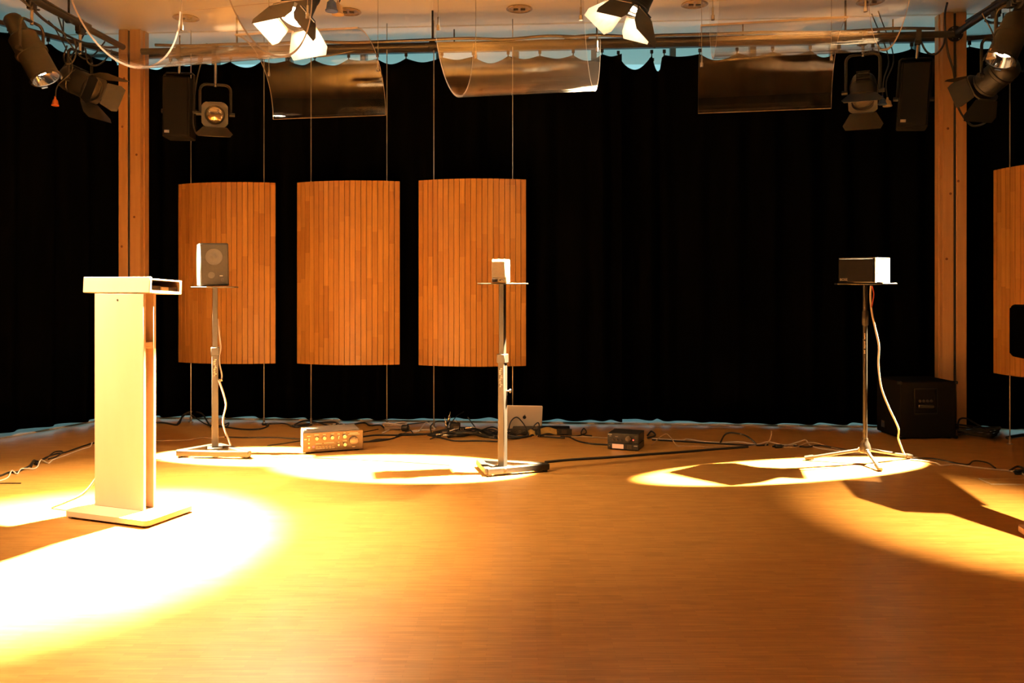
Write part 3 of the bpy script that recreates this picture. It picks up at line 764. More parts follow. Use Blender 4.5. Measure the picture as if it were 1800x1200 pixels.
hung_speaker(1606, 166, 6.25, -R(22), R(4), 'black loudspeaker hanging tilted next to the timber column by the subwoofer')

# ================================================================== LECTERNS
def lectern(O, yaw, label, mirror=False, monitor=False):
    """local x along the broad face (0 at its open-side edge, -x to the other edge), y = depth"""
    t = thing('lectern', label, 'lectern', (O[0], O[1], 0), yaw, 'wooden lecterns')
    # base plate with clipped corners
    x0, x1, y0, y1, c = -0.385, 0.155, -0.135, 0.195, 0.03
    poly = []
    for cx, cy, a0 in ((x1-c,y0+c,-90),(x1-c,y1-c,0),(x0+c,y1-c,90),(x0+c,y0+c,180)):
        for k in range(6):
            a = R(a0+90*k/5); poly.append((cx+c*math.cos(a), cy+c*math.sin(a)))
    MB().prism(poly, 0.012, 0.038).build('base_plate', 'lectern', t)
    for fx, fy in ((x0+0.04,y0+0.04),(x1-0.04,y0+0.04),(x0+0.04,y1-0.04),(x1-0.04,y1-0.04)):
        MB().lathe([(0.02,0),(0.022,0.012)], 14, Matrix.Translation((fx,fy,0))).build('foot', 'black', t)
    # two broad boards with a gap, closed by a recessed filler
    zt = 1.130
    MB().box(-0.323, 0.0, 0.0, 0.018, 0.038, zt, 0.002).build('side_board', 'lectern', t)
    MB().box(-0.323, 0.0, 0.068, 0.086, 0.038, zt, 0.002).build('side_board', 'lectern', t)
    MB().box(-0.323, -0.055, 0.0181, 0.0679, 0.038, zt).build('filler_board', 'lectern', t)
    MB().box(-0.0548, -0.002, 0.0185, 0.0675, 0.855, 0.885, 0.002).build('shelf', 'lectern_edge', t)
    MB().lathe([(0.006,0),(0.006,0.001)], 12, aim((-0.168,-0.0002,1.098),(0,-1,0))).build('screw_hole', 'dark_gap', t)
    # tray: shallow box, open at the end
    tr = bpy.data.objects.new('tray', None)
    MBt = MB(); T = Matrix.Translation((-0.016,-0.045,0)) @ Matrix.Rotation(-R(3.0), 4, 'X'); MBt.T = T
    MBt.box(-0.404, 0.041, 0.0, 0.016, 1.137, 1.218, 0.003); tray = MBt.build('tray', 'lectern', t)
    b = MB(); b.T = T; b.box(-0.404, 0.041, 0.208, 0.224, 1.137, 1.210, 0.002); b.build('tray_back', 'lectern', tray)
    b = MB(); b.T = T; b.box(-0.404, 0.041, 0.0163, 0.2077, 1.137, 1.150, 0.001); b.build('tray_bottom', 'lectern', tray)
    b = MB(); b.T = T; b.box(-0.404, 0.041, 0.0163, 0.2077, 1.203, 1.210, 0.001); b.build('tray_top', 'lectern', tray)
    b = MB(); b.T = T; b.box(-0.404, -0.385, 0.0163, 0.2077, 1.1503, 1.2027); b.build('tray_end', 'lectern', tray)
    b = MB(); b.T = T; b.box(-0.06, 0.030, 0.017, 0.085, 1.1505, 1.176, 0.002); b.build('tray_block', 'amp_face', tray)
    b = MB(); b.T = T; b.box(-0.06, 0.030, 0.142, 0.206, 1.1505, 1.173, 0.002); b.build('tray_block', 'amp_face', tray)
    b = MB(); b.T = T; b.box(-0.05, 0.034, 0.088, 0.139, 1.1505, 1.172, 0.002); b.build('tray_block', 'lectern_edge', tray)
    if monitor:
        # black monitor speaker on the broad board, its unlit side put into the colour
        MB().box(-0.32, -0.05, -0.19, -0.001, 0.84, 1.085, 0.018, seg=3).build('monitor_speaker', 'curtain', t)
        MB().box(-0.305, -0.065, -0.196, -0.189, 0.855, 1.07, 0.004).build('monitor_grille', 'curtain', t)
    return t
LEC_YAW = -math.atan2(0.35, 0.937)
lectern((-1.855,4.179), LEC_YAW, 'pale maple lectern standing in the blazing pool of light with a white cable')
lectern((2.465,3.55), -R(100), 'pale maple lectern by the side panel, a black speaker on it', monitor=True)

# ================================================================== LOUDSPEAKER STANDS
def tri_stand(corners, pole, label, zt=1.172, knob_side=1, plate_yaw=0.0, collar_z=0.70, plate_w=0.29, plate_d=0.13, lw=0.044, uw=0.034, rot=0.0):
    """triangular frame base, square telescopic pole, flat top plate"""
    px, py = pole
    t = thing('speaker_stand', label, 'speaker stand', (px, py, 0), 0, 'black triangle-base speaker stands')
    C = [Vector((c[0]-px, c[1]-py, 0)) for c in corners]; cen = sum(C, Vector())/3
    hw = 0.022
    for i in range(3):
        a, c = C[i], C[(i+1)%3]; d = (c-a).normalized(); L = (c-a).length
        T = Matrix.Translation(a) @ Matrix.Rotation(math.atan2(d.y,d.x), 4, 'Z')
        MB().box(-0.005 if i != 1 else 0.0, L+0.004, -hw, hw, 0.014, 0.050+0.0006*i, 0.003, T).build('base_bar', 'stand', t)
        MB().lathe([(0.016,0),(0.018,0.014)], 12, Matrix.Translation(a*0.94)).build('rubber_foot', 'black', t)
    # cross plate carrying the pole
    MB().box(-0.05, 0.05, -0.05, 0.05, 0.036, 0.047, 0.002, Matrix.Rotation(rot,4,'Z')).build('pole_plate', 'stand', t)
    a0 = C[0].lerp(C[1],0.5) - Vector((0,0,0)); 
    Rz = Matrix.Rotation(rot, 4, 'Z')
    for k, tgt in enumerate((C[0].lerp(C[1],0.5), C[2])):
        d = tgt; L = d.length
        if L > 0.03: MB().box(0.0, L, -0.016, 0.016, 0.018, 0.0355, 0.002, Matrix.Rotation(math.atan2(d.y,d.x),4,'Z')).build('base_brace', 'stand', t)
    MB().box(-lw/2, lw/2, -lw/2, lw/2, 0.047, collar_z, 0.003, Rz).build('lower_tube', 'stand', t)
    MB().box(-lw/2-0.006, lw/2+0.006, -lw/2-0.006, lw/2+0.006, collar_z-0.045, collar_z+0.010, 0.003, Rz).build('collar', 'stand', t)
    MB().box(-uw/2, uw/2, -uw/2, uw/2, collar_z+0.010, zt-0.008, 0.002, Rz).build('upper_tube', 'stand', t)
    MB().box(-plate_w/2, plate_w/2, -plate_d/2, plate_d/2, zt-0.008, zt, 0.002, Matrix.Rotation(plate_yaw,4,'Z')).build('top_plate', 'stand', t)
    b = MB(); b.cyl((knob_side*lw/2, 0, 0.515),(knob_side*(lw/2+0.02),0,0.515),0.005,8); b.box(knob_side*(lw/2+0.018)-0.008*(knob_side<0), knob_side*(lw/2+0.018)+0.014, -0.012,0.012,0.503,0.527,0.004); b.build('clamp_knob', 'steel', t)
    # raised maker's lettering down the tube, too small to read
    rnd = random.Random(5)
    b = MB()
    for k in range(11):
        z = 0.655-0.011*k; wv = 0.004+0.004*rnd.random(); sx = rnd.choice((-1,1))*0.003
        b.box(sx-wv, sx+wv, -lw/2-0.0012, -lw/2+0.0005, z-0.003, z+0.003, 0, Rz)
        b.box(sx-wv, sx-wv+0.003, -lw/2-0.0012, -lw/2+0.0005, z-0.006, z, 0, Rz)
    tag(b.build('lettering', 'print', t), kind='stuff')
    return t
# stand with the grey loudspeaker
s1 = G(378, 791, 0.045)
tri_stand([G(313,791,0.05)[:2], G(437,793,0.05)[:2], G(383,779,0.05)[:2]], (at(378,5.78), 5.78), 'black stand on a triangle base carrying the grey loudspeaker', zt=1.162, plate_yaw=R(10), collar_z=0.73, plate_w=0.285, plate_d=0.19, rot=R(20))
tri_stand([G(858,823,0.05)[:2], G(963,814,0.05)[:2], G(843,807,0.05)[:2]], (at(883.5,5.17), 5.17), 'black stand on a triangle base carrying the small cube speaker', zt=1.186, plate_yaw=R(12), collar_z=0.735, plate_w=0.30, plate_d=0.12, rot=-R(28))

def box_speaker_grey(loc, yaw, roll):
    t = thing('loudspeaker', 'grey bookshelf loudspeaker on the stand nearest the lectern', 'loudspeaker', loc, yaw, ry=roll)
    w2, h, dp = 0.094, 0.300, 0.20
    MB().box(-w2, w2, -0.012, dp, 0.004, h, 0.006).build('cabinet', 'grey_box', t)
    MB().box(-w2+0.004, w2-0.004, -0.020, -0.0125, 0.010, h-0.006, 0.005).build('front_panel', 'grey_box', t)
    MB().lathe([(0.058,0),(0.056,0.003),(0.050,0.0015),(0.02,0.001),(0.014,0.004),(0,0.006)], 28, aim((-0.004,-0.0198,0.205),(0,-1,0))).build('woofer', 'grey_dark', t)
    MB().lathe([(0.024,0),(0.022,0.003),(0.012,0.002),(0,0.005)], 20, aim((-0.022,-0.0198,0.080),(0,-1,0))).build('tweeter', 'grey_dark', t)
    lab = MB().box(0.030, 0.070, -0.0215, -0.0198, 0.030, 0.078).build('badge', 'grey_box', t)
    MB().box(0.032, 0.052, -0.0222, -0.0214, 0.072, 0.076).build('badge_strip', 'print', lab)
    text_mesh('badge_mark', 'e', 0.050, 'grey_dark', lab, Matrix.Translation((0.050,-0.0222,0.050)) @ Matrix.Rotation(PI/2,4,'X'))
box_speaker_grey((at(381,5.78), 5.74, 1.162), R(27), -R(1.0))

def cube_speaker(loc, yaw):
    t = thing('loudspeaker', 'small silver cube speaker on the stand before the slatted panel', 'loudspeaker', loc, yaw)
    w2, h = 0.047, 0.146
    MB().box(-w2, w2, 0.0, 0.10, 0.002, h, 0.006).build('cabinet', 'silver_grille', t)
    MB().box(-w2+0.004, w2-0.006, -0.005, 0.001, 0.034, h-0.012, 0.002).build('grille', 'silver_grille', t)
    b = MB(); b.box(-w2+0.006, -0.004, -0.006, 0.001, 0.008, 0.028, 0.003); b.build('name_badge', 'steel', t)
    for k in range(2): MB().lathe([(0.006,0),(0.006,0.006),(0.004,0.008),(0,0.008)], 12, aim((0.010+k*0.018,0.0005,0.018),(0,-1,0))).build('control_knob', 'steel', t)
cube_speaker((at(877,5.14), 5.11, 1.1865), -R(14))

# tripod stand with the dark louvred loudspeaker
def tripod():
    c = Vector((2.317, 5.45, 0))
    t = thing('tripod_stand', 'black tripod stand with rubber feet carrying the dark louvred loudspeaker', 'speaker stand', c)
    feet = [G(1418,809), G(1546,828), G(1600,806)]
    MB().lathe([(0.030,0.075),(0.036,0.08),(0.036,0.10),(0.030,0.13),(0.018,0.155),(0.018,0.17)], 20).build('hub', 'stand', t)
    for f in feet:
        v = Vector((f.x-c.x, f.y-c.y, 0)); d = v.normalized()
        a = d*0.028 + Vector((0,0,0.092)); e = v + Vector((0,0,0.016))
        MB().cyl(a, e, 0.0105, 12).build('leg', 'stand', t)
        MB().cyl(e - (e-a).normalized()*0.045, e + (e-a).normalized()*0.012, 0.0165, 14).build('rubber_foot', 'bronze', t)
        MB().box(-0.01,0.03,-0.012,0.012,0.078,0.104,0.003, Matrix.Rotation(math.atan2(d.y,d.x),4,'Z')@Matrix.Translation((0.012,0,0))).build('leg_hinge', 'cream_plastic' if f is feet[0] else 'stand', t)
    MB().cyl((0,0,0.165),(0,0,0.915),0.0135,16).build('lower_tube', 'stand', t)
    MB().lathe([(0.016,0),(0.019,0.004),(0.019,0.09),(0.015,0.098)], 16, Matrix.Translation((0,0,0.908))).build('clutch', 'stand', t)
    MB().cyl((0,0,1.0),(0,0,1.176),0.0135,16).build('upper_tube', 'stand', t)
    MB().box(-0.18, 0.18, -0.08, 0.08, 1.176, 1.186, 0.002, Matrix.Rotation(-R(14),4,'Z')).build('top_plate', 'stand', t)
    b = MB(); rnd = random.Random(3)
    for k in range(16):
        z = 0.855-0.0085*k
        if k in (5, 12): continue
        b.box(-0.004-0.002*rnd.random(), 0.003+0.002*rnd.random(), -0.0142, -0.0120, z-0.003, z+0.003, 0, Matrix.Rotation(-R(30),4,'Z'))
    tag(b.build('lettering', 'print', t), kind='stuff')
    return c
tc_ = tripod()
def louvre_speaker(loc, yaw):
    t = thing('loudspeaker', 'dark loudspeaker with a louvred side lit white on the tripod stand', 'loudspeaker', loc, yaw)
    w2, h, d = 0.122, 0.160, 0.20
    MB().box(-w2, w2-0.006, -d/2, d/2, 0.003, h, 0.004).build('cabinet', 'black', t)
    MB().box(-w2+0.003, w2-0.012, -d/2-0.010, -d/2+0.001, 0.006, h-0.004, 0.003).build('front_grille', 'black_soft', t)
    # louvred side
    MB().box(w2-0.0055, w2, -d/2, -d/2+0.022, 0.003, h).build('side_frame', 'door_in', t)
    MB().box(w2-0.0055, w2, d/2-0.014, d/2, 0.003, h).build('side_frame', 'door_in', t)
    me = None
    for k in range(16):
        if me is None: o = MB().box(w2-0.0055, w2+0.002, -d/2+0.0225, d/2-0.0145, 0.0, 0.0062).build('louvre', 'door_in', t); me = o.data
        else: o = bpy.data.objects.new('louvre', me); COL.objects.link(o); o.parent = t
        o.location = (0, 0, 0.006 + k*0.0094)
    MB().box(-w2, w2, -d/2, d/2, h+0.0002, h+0.003).build('lid', 'door_in', t)
    text_mesh('name_badge', 'BOSE', 0.022, 'print', t, Matrix.Translation((-w2+0.038,-d/2-0.0108,0.022)) @ Matrix.Rotation(PI/2,4,'X'))
louvre_speaker((tc_.x-0.01, tc_.y-0.01, 1.1865), -R(49))

# ================================================================== AMPLIFIERS, LAPTOP, RACK
def amp_large():
    c = G(586, 794.5); yaw = R(20)
    t = thing('amplifier', 'champagne-faced hi-fi amplifier with knobs and red light on the floor', 'amplifier', (c.x, c.y, 0), yaw)
    w2, h, d = 0.208, 0.145, 0.30
    MB().box(-w2, w2, 0.0, 0.012, 0.010, h, 0.002).build('front_panel', 'amp_face', t)
    MB().box(-w2+0.012, w2-0.012, 0.0122, d, 0.012, h-0.004, 0.003).build('case', 'amp_case', t)
    MB().box(-w2+0.04, w2-0.04, 0.05, d-0.04, h-0.0038, h-0.001).build('top_vent', 'amp_case', t)
    for x in (-0.17, 0.17):
        for y in (0.04, 0.26): MB().lathe([(0.018,0),(0.02,0.012)], 12, Matrix.Translation((x,y,0))).build('foot', 'black', t)
    def knob(x, z, r, ln, m='steel'):
        k = MB().lathe([(r,0),(r*0.96,ln*0.9),(r*0.85,ln),(0,ln)], 20, aim((x,-0.0001,z),(0,-1,0))).build('knob', m, t)
        MB().box(x-0.0012, x+0.0012, -ln-0.001, -ln+0.001, z+r*0.3, z+r*0.9).build('pointer', 'print', k)
    knob(0.142, 0.074, 0.031, 0.022, 'hifi_knob')
    for x in (-0.115, -0.062, -0.008): knob(x, 0.104, 0.013, 0.016)
    knob(0.078, 0.106, 0.014, 0.016); knob(0.080, 0.050, 0.013, 0.016)
    knob(0.036, 0.050, 0.008, 0.012); knob(-0.168, 0.045, 0.008, 0.010)
    for x in (-0.168, 0.036):
        MB().box(x-0.004, x+0.004, -0.010, 0.0, 0.090, 0.112, 0.002).build('toggle_switch', 'steel', t)
    MB().lathe([(0.006,0),(0.005,0.002),(0,0.003)], 12, aim((-0.168,-0.0001,0.072),(0,-1,0))).build('pilot_light', 'led_amber', t)
    MB().lathe([(0.009,0),(0.008,0.003),(0,0.004)], 12, aim((-0.137,-0.0001,0.046),(0,-1,0))).build('pilot_light', 'led_red', t)
    MB().box(-0.2, -0.182, -0.0012, 0.0, 0.098, 0.104).build('print_mark', 'print', t)
    for k in range(6):
        x = -0.113 + k*0.022
        MB().box(x-0.006, x+0.006, -0.006, 0.0, 0.041, 0.051, 0.001).build('push_button', 'hifi_knob', t)
    b = MB()
    for (x, z, w_) in ((-0.168,0.122,0.012),(-0.115,0.128,0.016),(-0.062,0.128,0.010),(-0.008,0.128,0.012),(0.036,0.126,0.008),(0.078,0.131,0.008),(0.08,0.074,0.014),(0.142,0.127,0.030),(0.142,0.117,0.042),(0.142,0.030,0.010),(-0.10,0.066,0.022),(-0.03,0.068,0.036),(0.036,0.068,0.006),(-0.110,0.032,0.012),(-0.088,0.032,0.010),(-0.066,0.032,0.010),(-0.044,0.032,0.007),(-0.022,0.032,0.007),(0.0,0.032,0.01)):
        b.box(x-w_, x+w_, -0.0008, 0.0, z-0.0022, z+0.0022)
    tag(b.build('lettering', 'print', t), kind='stuff')
amp_large()
def hifi_small():
    c = G(1095, 791.5); yaw = -R(21)
    t = thing('hifi_unit', 'small black two-deck hi-fi unit with lit orange display on the floor', 'hi-fi', (c.x, c.y, 0), yaw)
    w2, h, d = 0.112, 0.118, 0.20
    MB().box(-w2+0.002, w2-0.002, 0.0102, d, 0.006, 0.050, 0.002).build('lower_case', 'hifi', t)
    MB().box(-w2+0.002, w2-0.002, 0.0102, d, 0.053, h, 0.002).build('upper_case', 'hifi', t)
    MB().box(-w2, w2, 0.0, 0.010, 0.006, 0.0505, 0.0015).build('lower_face', 'hifi', t)
    MB().box(-w2, w2, 0.0, 0.010, 0.0525, h, 0.0015).build('upper_face', 'hifi', t)
    for x in (-0.09, 0.09):
        for y in (0.03, 0.17): MB().lathe([(0.012,0),(0.012,0.0062)], 10, Matrix.Translation((x,y,0))).build('foot', 'black', t)
    MB().lathe([(0.021,0),(0.020,0.016),(0.017,0.018),(0,0.018)], 22, aim((0.040,-0.0001,0.086),(0,-1,0))).build('volume_knob', 'hifi_knob', t)
    for x in (-0.070, -0.042, -0.014): MB().lathe([(0.007,0),(0.0065,0.012),(0,0.012)], 14, aim((x,-0.0001,0.074),(0,-1,0))).build('knob', 'hifi_knob', t)
    MB().lathe([(0.0055,0),(0.005,0.002),(0,0.003)], 12, aim((0.074,-0.0001,0.078),(0,-1,0))).build('pilot_light', 'led_red', t)
    for z in (0.104, 0.092, 0.079, 0.066): MB().box(0.083, 0.104, -0.003, 0.0, z-0.002, z+0.002).build('push_button', 'hifi_knob', t)
    MB().box(-0.078, 0.004, -0.0015, 0.0, 0.012, 0.043).build('display', 'display', t)
    for k in range(4): MB().box(0.014+k*0.013, 0.023+k*0.013, -0.002, 0.0, 0.012, 0.042, 0.0005).build('push_button', 'hifi_knob', t)
    MB().lathe([(0.004,0),(0.004,0.004)], 10, aim((-0.098,-0.0001,0.028),(0,-1,0))).build('jack', 'steel', t)
    b = MB(); b.box(-0.108,-0.080,-0.001,0,0.106,0.113); b.box(-0.056,-0.036,-0.001,0,0.094,0.097); b.box(0.078,0.104,-0.001,0,0.034,0.039); b.box(-0.1,-0.085,-0.001,0,0.096,0.099); tag(b.build('lettering', 'print', t), kind='stuff')
hifi_small()
def laptop():
    c = G(921, 758)
    t = thing('laptop', 'pale laptop standing open with its lid back facing out, behind the rack unit', 'laptop', (c.x, 6.62, 0), R(3))
    MB().box(-0.142, 0.142, 0.0, 0.225, 0.004, 0.028, 0.006).build('base', 'laptop', t)
    T = Matrix.Translation((0,0.006,0.024)) @ Matrix.Rotation(R(8),4,'X') @ Matrix.Rotation(R(1.5),4,'Y')
    b = MB(); b.box(-0.142, 0.142, -0.012, 0.0, 0.002, 0.195, 0.006, T); lid = b.build('lid', 'laptop', t)
    b = MB(); b.box(-0.130, 0.130, 0.0002, 0.002, 0.015, 0.185, 0, T); b.build('screen', 'dark_gap', lid)
    # small dark round emblem
    b = MB(); b.lathe([(0.014,0),(0.013,0.0006),(0,0.0008)], 18, T @ aim((0,-0.0121,0.100),(0,-1,0))); b.box(0.0, 0.006, -0.0128, -0.0120, 0.115, 0.121, 0, T); b.build('emblem', 'grey_box', lid)
    b = MB()
    for i in range(10):
        for j in range(4): b.box(-0.125+i*0.025, -0.103+i*0.025, 0.05+j*0.025, 0.072+j*0.025, 0.0278, 0.031)
    tag(b.build('keyboard', 'print', t), kind='stuff')
laptop()
def rack_unit():
    c = G(951, 765)
    t = thing('rack_unit', 'flat black rack audio interface on the floor in front of the laptop', 'audio interface', (c.x, c.y, 0), -R(3))
    MB().box(-0.225, 0.225, 0.012, 0.16, 0.006, 0.050, 0.003).build('case', 'black', t)
    MB().box(-0.240, 0.240, 0.0, 0.0115, 0.006, 0.050, 0.001).build('rear_panel', 'hifi', t)
    for x in (-0.2, 0.2): 
        for y in (0.03, 0.14): MB().lathe([(0.012,0),(0.012,0.0062)], 10, Matrix.Translation((x,y,0))).build('foot', 'black', t)
    for k, x in enumerate((-0.20,-0.165,-0.13,-0.09,-0.055,-0.02,0.02,0.055,0.09,0.125)):
        MB().lathe([(0.010,0),(0.010,0.006),(0.005,0.006),(0.005,0.001)], 14, aim((x,-0.0001,0.028),(0,-1,0)), cap=False).build('socket', 'steel' if k%3==0 else 'hifi_knob', t)
    MB().box(0.16, 0.20, -0.004, 0.0, 0.015, 0.043, 0.001).build('mains_inlet', 'hifi_knob', t)
rack_unit()
def paper(px, py, D, sz, yaw, tilt, label):
    p = P(px, py, D)
    t = MB(); nx, ny = 8, 4; w_, h_ = sz
    g = [[t.bm.verts.new((w_*(i/nx-0.5), 0.006*math.sin(i*0.9)+0.004*math.cos(j*1.7+i), h_*(j/ny) + 0.01*math.sin(i*0.5))) for j in range(ny+1)] for i in range(nx+1)]
    for i in range(nx):
        for j in range(ny): t.bm.faces.new((g[i][j], g[i+1][j], g[i+1][j+1], g[i][j+1]))
    bmesh.ops.solidify(t.bm, geom=t.bm.faces[:], thickness=0.0008)
    o = t.build('note_paper', 'paper'); o.location = (p.x, p.y, p.z); o.rotation_euler = (tilt, 0, yaw)
    tag(o, label, 'paper', 'yellow note papers')
paper(965, 763, 6.36, (0.125, 0.045), R(4), R(-22), 'crumpled yellow note paper leaning on the black rack unit, larger one')
paper(936, 765, 6.33, (0.055, 0.040), R(20), R(-35), 'small yellow paper tag among the cables by the laptop')

# subwoofer cabinet
def subwoofer():
    c = G(1583, 772); e = G(1681, 771)
    yaw = math.atan2(e.y-c.y, e.x-c.x)
    wd = (e-c).length
    t = thing('subwoofer', 'big black subwoofer cabinet on the floor before the timber column', 'loudspeaker', (c.x, c.y, 0), yaw)
    MB().box(0, wd, 0, 0.37, 0.008, 0.437, 0.006).build('cabinet', 'sub_black', t)
    for x in (0.04, wd-0.04):
        for y in (0.04, 0.33): MB().lathe([(0.02,0),(0.02,0.009)], 12, Matrix.Translation((x,y,0))).build('foot', 'black', t)
    # recessed jack plate
    x0, x1, z0, z1 = 0.105, 0.285, 0.19, 0.385
    for a in ((x0,x0+0.006,z0,z1),(x1-0.006,x1,z0,z1),(x0+0.0062,x1-0.0062,z1-0.006,z1),(x0+0.0062,x1-0.0062,z0,z0+0.006)):
        MB().box(a[0],a[1],-0.008,-0.0002,a[2],a[3]).build('plate_rim', 'bronze', t)
    MB().box(x0+0.03, x1-0.03, -0.02, -0.0002, 0.235, 0.262, 0.006).build('handle', 'hifi', t)
    for k in range(4): MB().lathe([(0.010,0),(0.010,0.008),(0.004,0.008)], 12, aim((x0+0.045+k*0.03,-0.0002,0.29),(0,-1,0))).build('socket', 'hifi_knob', t)
    MB().box(-0.003, -0.0002, 0.24, 0.29, 0.05, 0.10).build('side_badge', 'hifi_knob', t)
    for z in (0.012, 0.428):
        for x in (0.0, wd): MB().box(x-0.012, x+0.012, -0.006, 0.03, z-0.01, z+0.012, 0.004).build('corner_guard', 'black', t)
subwoofer()

# floor hatch with pale edging
def hatch():
    a = G(1722, 841); b_ = G(1742, 851); 
    t = thing('floor_hatch', 'small flush floor hatch with a pale metal edge near the cable end', 'floor hatch', (b_.x, b_.y, 0), -R(2))
    w_, d_ = 0.30, 0.14
    MB().box(0.004, w_-0.004, 0.004, d_-0.004, 0.0003, 0.0016).build('lid', 'floor', t)
    for r_ in ((0,w_,0,0.0036),(0,w_,d_-0.0036,d_),(0,0.0036,0.0038,d_-0.0038),(w_-0.0036,w_,0.0038,d_-0.0038)):
        MB().box(r_[0],r_[1],r_[2],r_[3],0.0003,0.0020).build('edge_strip', 'print', t)
hatch()

# ================================================================== CABLES
def cable(pts, r, mt, label, name='cable', k=6, cat='cable', group=None):
    """pts: (px, py) floor pixels or (px, py, z) raised above that floor spot"""
    w_ = []
    for p in pts:
        g = G(p[0], p[1]); w_.append(Vector((g.x, g.y, r + 0.0006 + (p[2] if len(p) > 2 else 0.0))))
    c = smooth(w_, k)
    for q in c: q.z = max(q.z, r+0.0004)
    b = MB(); b.tube(c, r, 6); o = b.build(name, mt)
    return tag(o, label, cat, group)
def cable3(pts, r, mt, label, name='cable', k=6):
    b = MB(); b.tube(smooth(pts, k), r, 7); o = b.build(name, mt); return tag(o, label, 'cable')
def jit(pts, a, seed):
    rnd = random.Random(seed); return [(p[0]+rnd.uniform(-a,a), p[1]+rnd.uniform(-a*0.4,a*0.4), *(p[2:])) for p in pts]

cable([(-30,852),(0,846),(14,840),(21,831,.01),(30,834),(38,827,.008),(58,825),(66,821),(72,812,.01),(85,815),(93,809),(110,803),(131,795),(145,790),(158,786),(162,781,.01)], 0.004, 'white_cable', 'white cable twisting along the side floor towards the lectern')
cable([(-30,845),(0,838),(15,832),(30,831),(42,825),(52,820),(60,813,.01),(66,818),(72,810),(95,800),(115,796),(138,788),(150,784),(170,779),(230,772)], 0.006, 'black_cable', 'black cable twisted with the white one on the side floor')
cable([(55,822),(60,815,.015),(68,812),(82,806),(96,798,.01),(110,795),(100,803),(85,808)], 0.005, 'black_cable', 'short black cable loop lying on the side floor')
cable([(-30,851),(10,850),(37,850)], 0.003, 'black_cable', 'thin dark tube in place of a shadow line on the floor by the lit side pool')  # tube standing in for a thin floor shadow
# lectern lead
cable3([(-2.132,4.385,0.42),(-2.138,4.383,0.34),(-2.150,4.378,0.255),(-2.185,4.370,0.165),(-2.245,4.360,0.085),(-2.325,4.35,0.044),(-2.42,4.37,0.0065)], 0.0065, 'white_cable', 'white power cable dropping from the lectern to its base', 'power_cable')
cable([(262,776),(300,775),(330,774),(355,770),(372,771),(395,768)], 0.004, 'beige_cable', 'thin pale cable between the lectern and the first stand')
cable([(395,769),(430,770),(480,770),(525,772),(545,771)], 0.005, 'black_cable', 'straight black cable running from the first stand to the amplifier')
cable([(470,784),(500,780),(526,776),(550,772)], 0.004, 'black_cable', 'short slanting black cable at the amplifier side')
cable([(255,746),(285,744),(312,748),(322,741,.05),(338,739,.07),(356,742,.06),(372,752),(395,752),(430,756),(458,755),(472,749),(462,747),(500,746),(520,752),(548,748)], 0.007, 'black_cable', 'black cable looping along the curtain behind the first stand')
cable([(310,748),(320,741,.03),(332,740,.06),(346,743,.03),(366,748),(390,749),(402,746,.01),(398,751),(385,750)], 0.005, 'black_cable', 'thin black cable loop standing up behind the first stand')
cable([(515,749),(535,743,.01),(560,747,.012),(580,750),(596,752),(590,746,.01),(560,744),(525,749),(510,750)], 0.007, 'black_cable', 'black coiled cable behind the champagne amplifier')
cable([(575,748),(590,752,.008),(605,750,.008),(598,746),(585,747)], 0.006, 'white_cable', 'short grey-white cable loop behind the champagne amplifier')
cable([(590,747),(618,747),(640,744),(648,751,.012),(655,749),(668,748),(676,754)], 0.006, 'black_cable', 'black cable running to the white power strip')
cable([(630,770),(660,766),(700,766),(740,765),(770,762),(800,757)], 0.006, 'black_cable', 'black cable leaving the champagne amplifier towards the laptop')
cable([(630,778),(655,777),(680,774),(695,770),(704,766,.01),(725,764),(760,763)], 0.006, 'black_cable', 'lower black cable leaving the champagne amplifier')
cable([(648,777),(665,773),(688,772),(700,768),(720,762,.02),(728,764),(745,764)], 0.005, 'black_cable', 'black cable forking off towards the adapters')
cable([(600,766),(640,760),(665,755)], 0.004, 'black_cable', 'thin black cable slanting behind the champagne amplifier')
cable([(690,750),(720,746),(755,742)], 0.004, 'black_cable', 'thin black cable slanting behind the white power strip')
# white power strip with bundled lead
def power_strip():
    c = G(694, 755)
    t = thing('power_strip', 'white power strip with bundled cord on the floor by the curtain', 'power strip', (c.x, c.y, 0), R(8))
    MB().box(-0.085, 0.085, -0.022, 0.022, 0.0005, 0.040, 0.006).build('body', 'white_cable', t)
    for k in range(3): MB().lathe([(0.015,0),(0.015,0.004),(0.012,0.004),(0.012,0.001),(0,0.001)], 16, Matrix.Translation((-0.05+k*0.05,0,0.040))).build('socket', 'white_cable', t)
    for k in range(3):
        pts = [Vector(((0.075+0.012*k)*math.cos(a), -0.018+0.018*math.sin(a)-0.012*k, 0.03+0.012*k+0.010*math.sin(2*a))) for a in [2*PI*i/24 for i in range(24)]]
        MB().tube(pts, 0.005, 6, True).build('cord_loop', 'white_cable', t)
power_strip()
def jack_adapter():
    c = G(713, 757.5)
    t = thing('cable_coupling', 'round black coupling beside the white power strip', 'connector', (c.x, c.y, 0), R(10))
    MB().lathe([(0.022,0),(0.026,0.006),(0.026,0.05),(0.018,0.058)], 18, aim((-0.03,0,0.027),(1,-0.35,0))).build('body', 'black', t)
    MB().lathe([(0.014,0),(0.014,0.004),(0,0.006)], 14, aim(Vector((-0.03,0,0.027))+Vector((1,-0.35,0)).normalized()*0.058,(1,-0.35,0))).build('socket_face', 'hifi_knob', t)
jack_adapter()
cable([(716,757),(726,760),(736,759),(748,751,.03),(756,752,.02),(764,756),(740,757),(722,759)], 0.006, 'white_cable', 'white cable looping beside the round black coupling')
cable([(676,750),(684,756),(672,762),(678,760)], 0.005, 'white_cable', 'short white cable tail by the power strip')

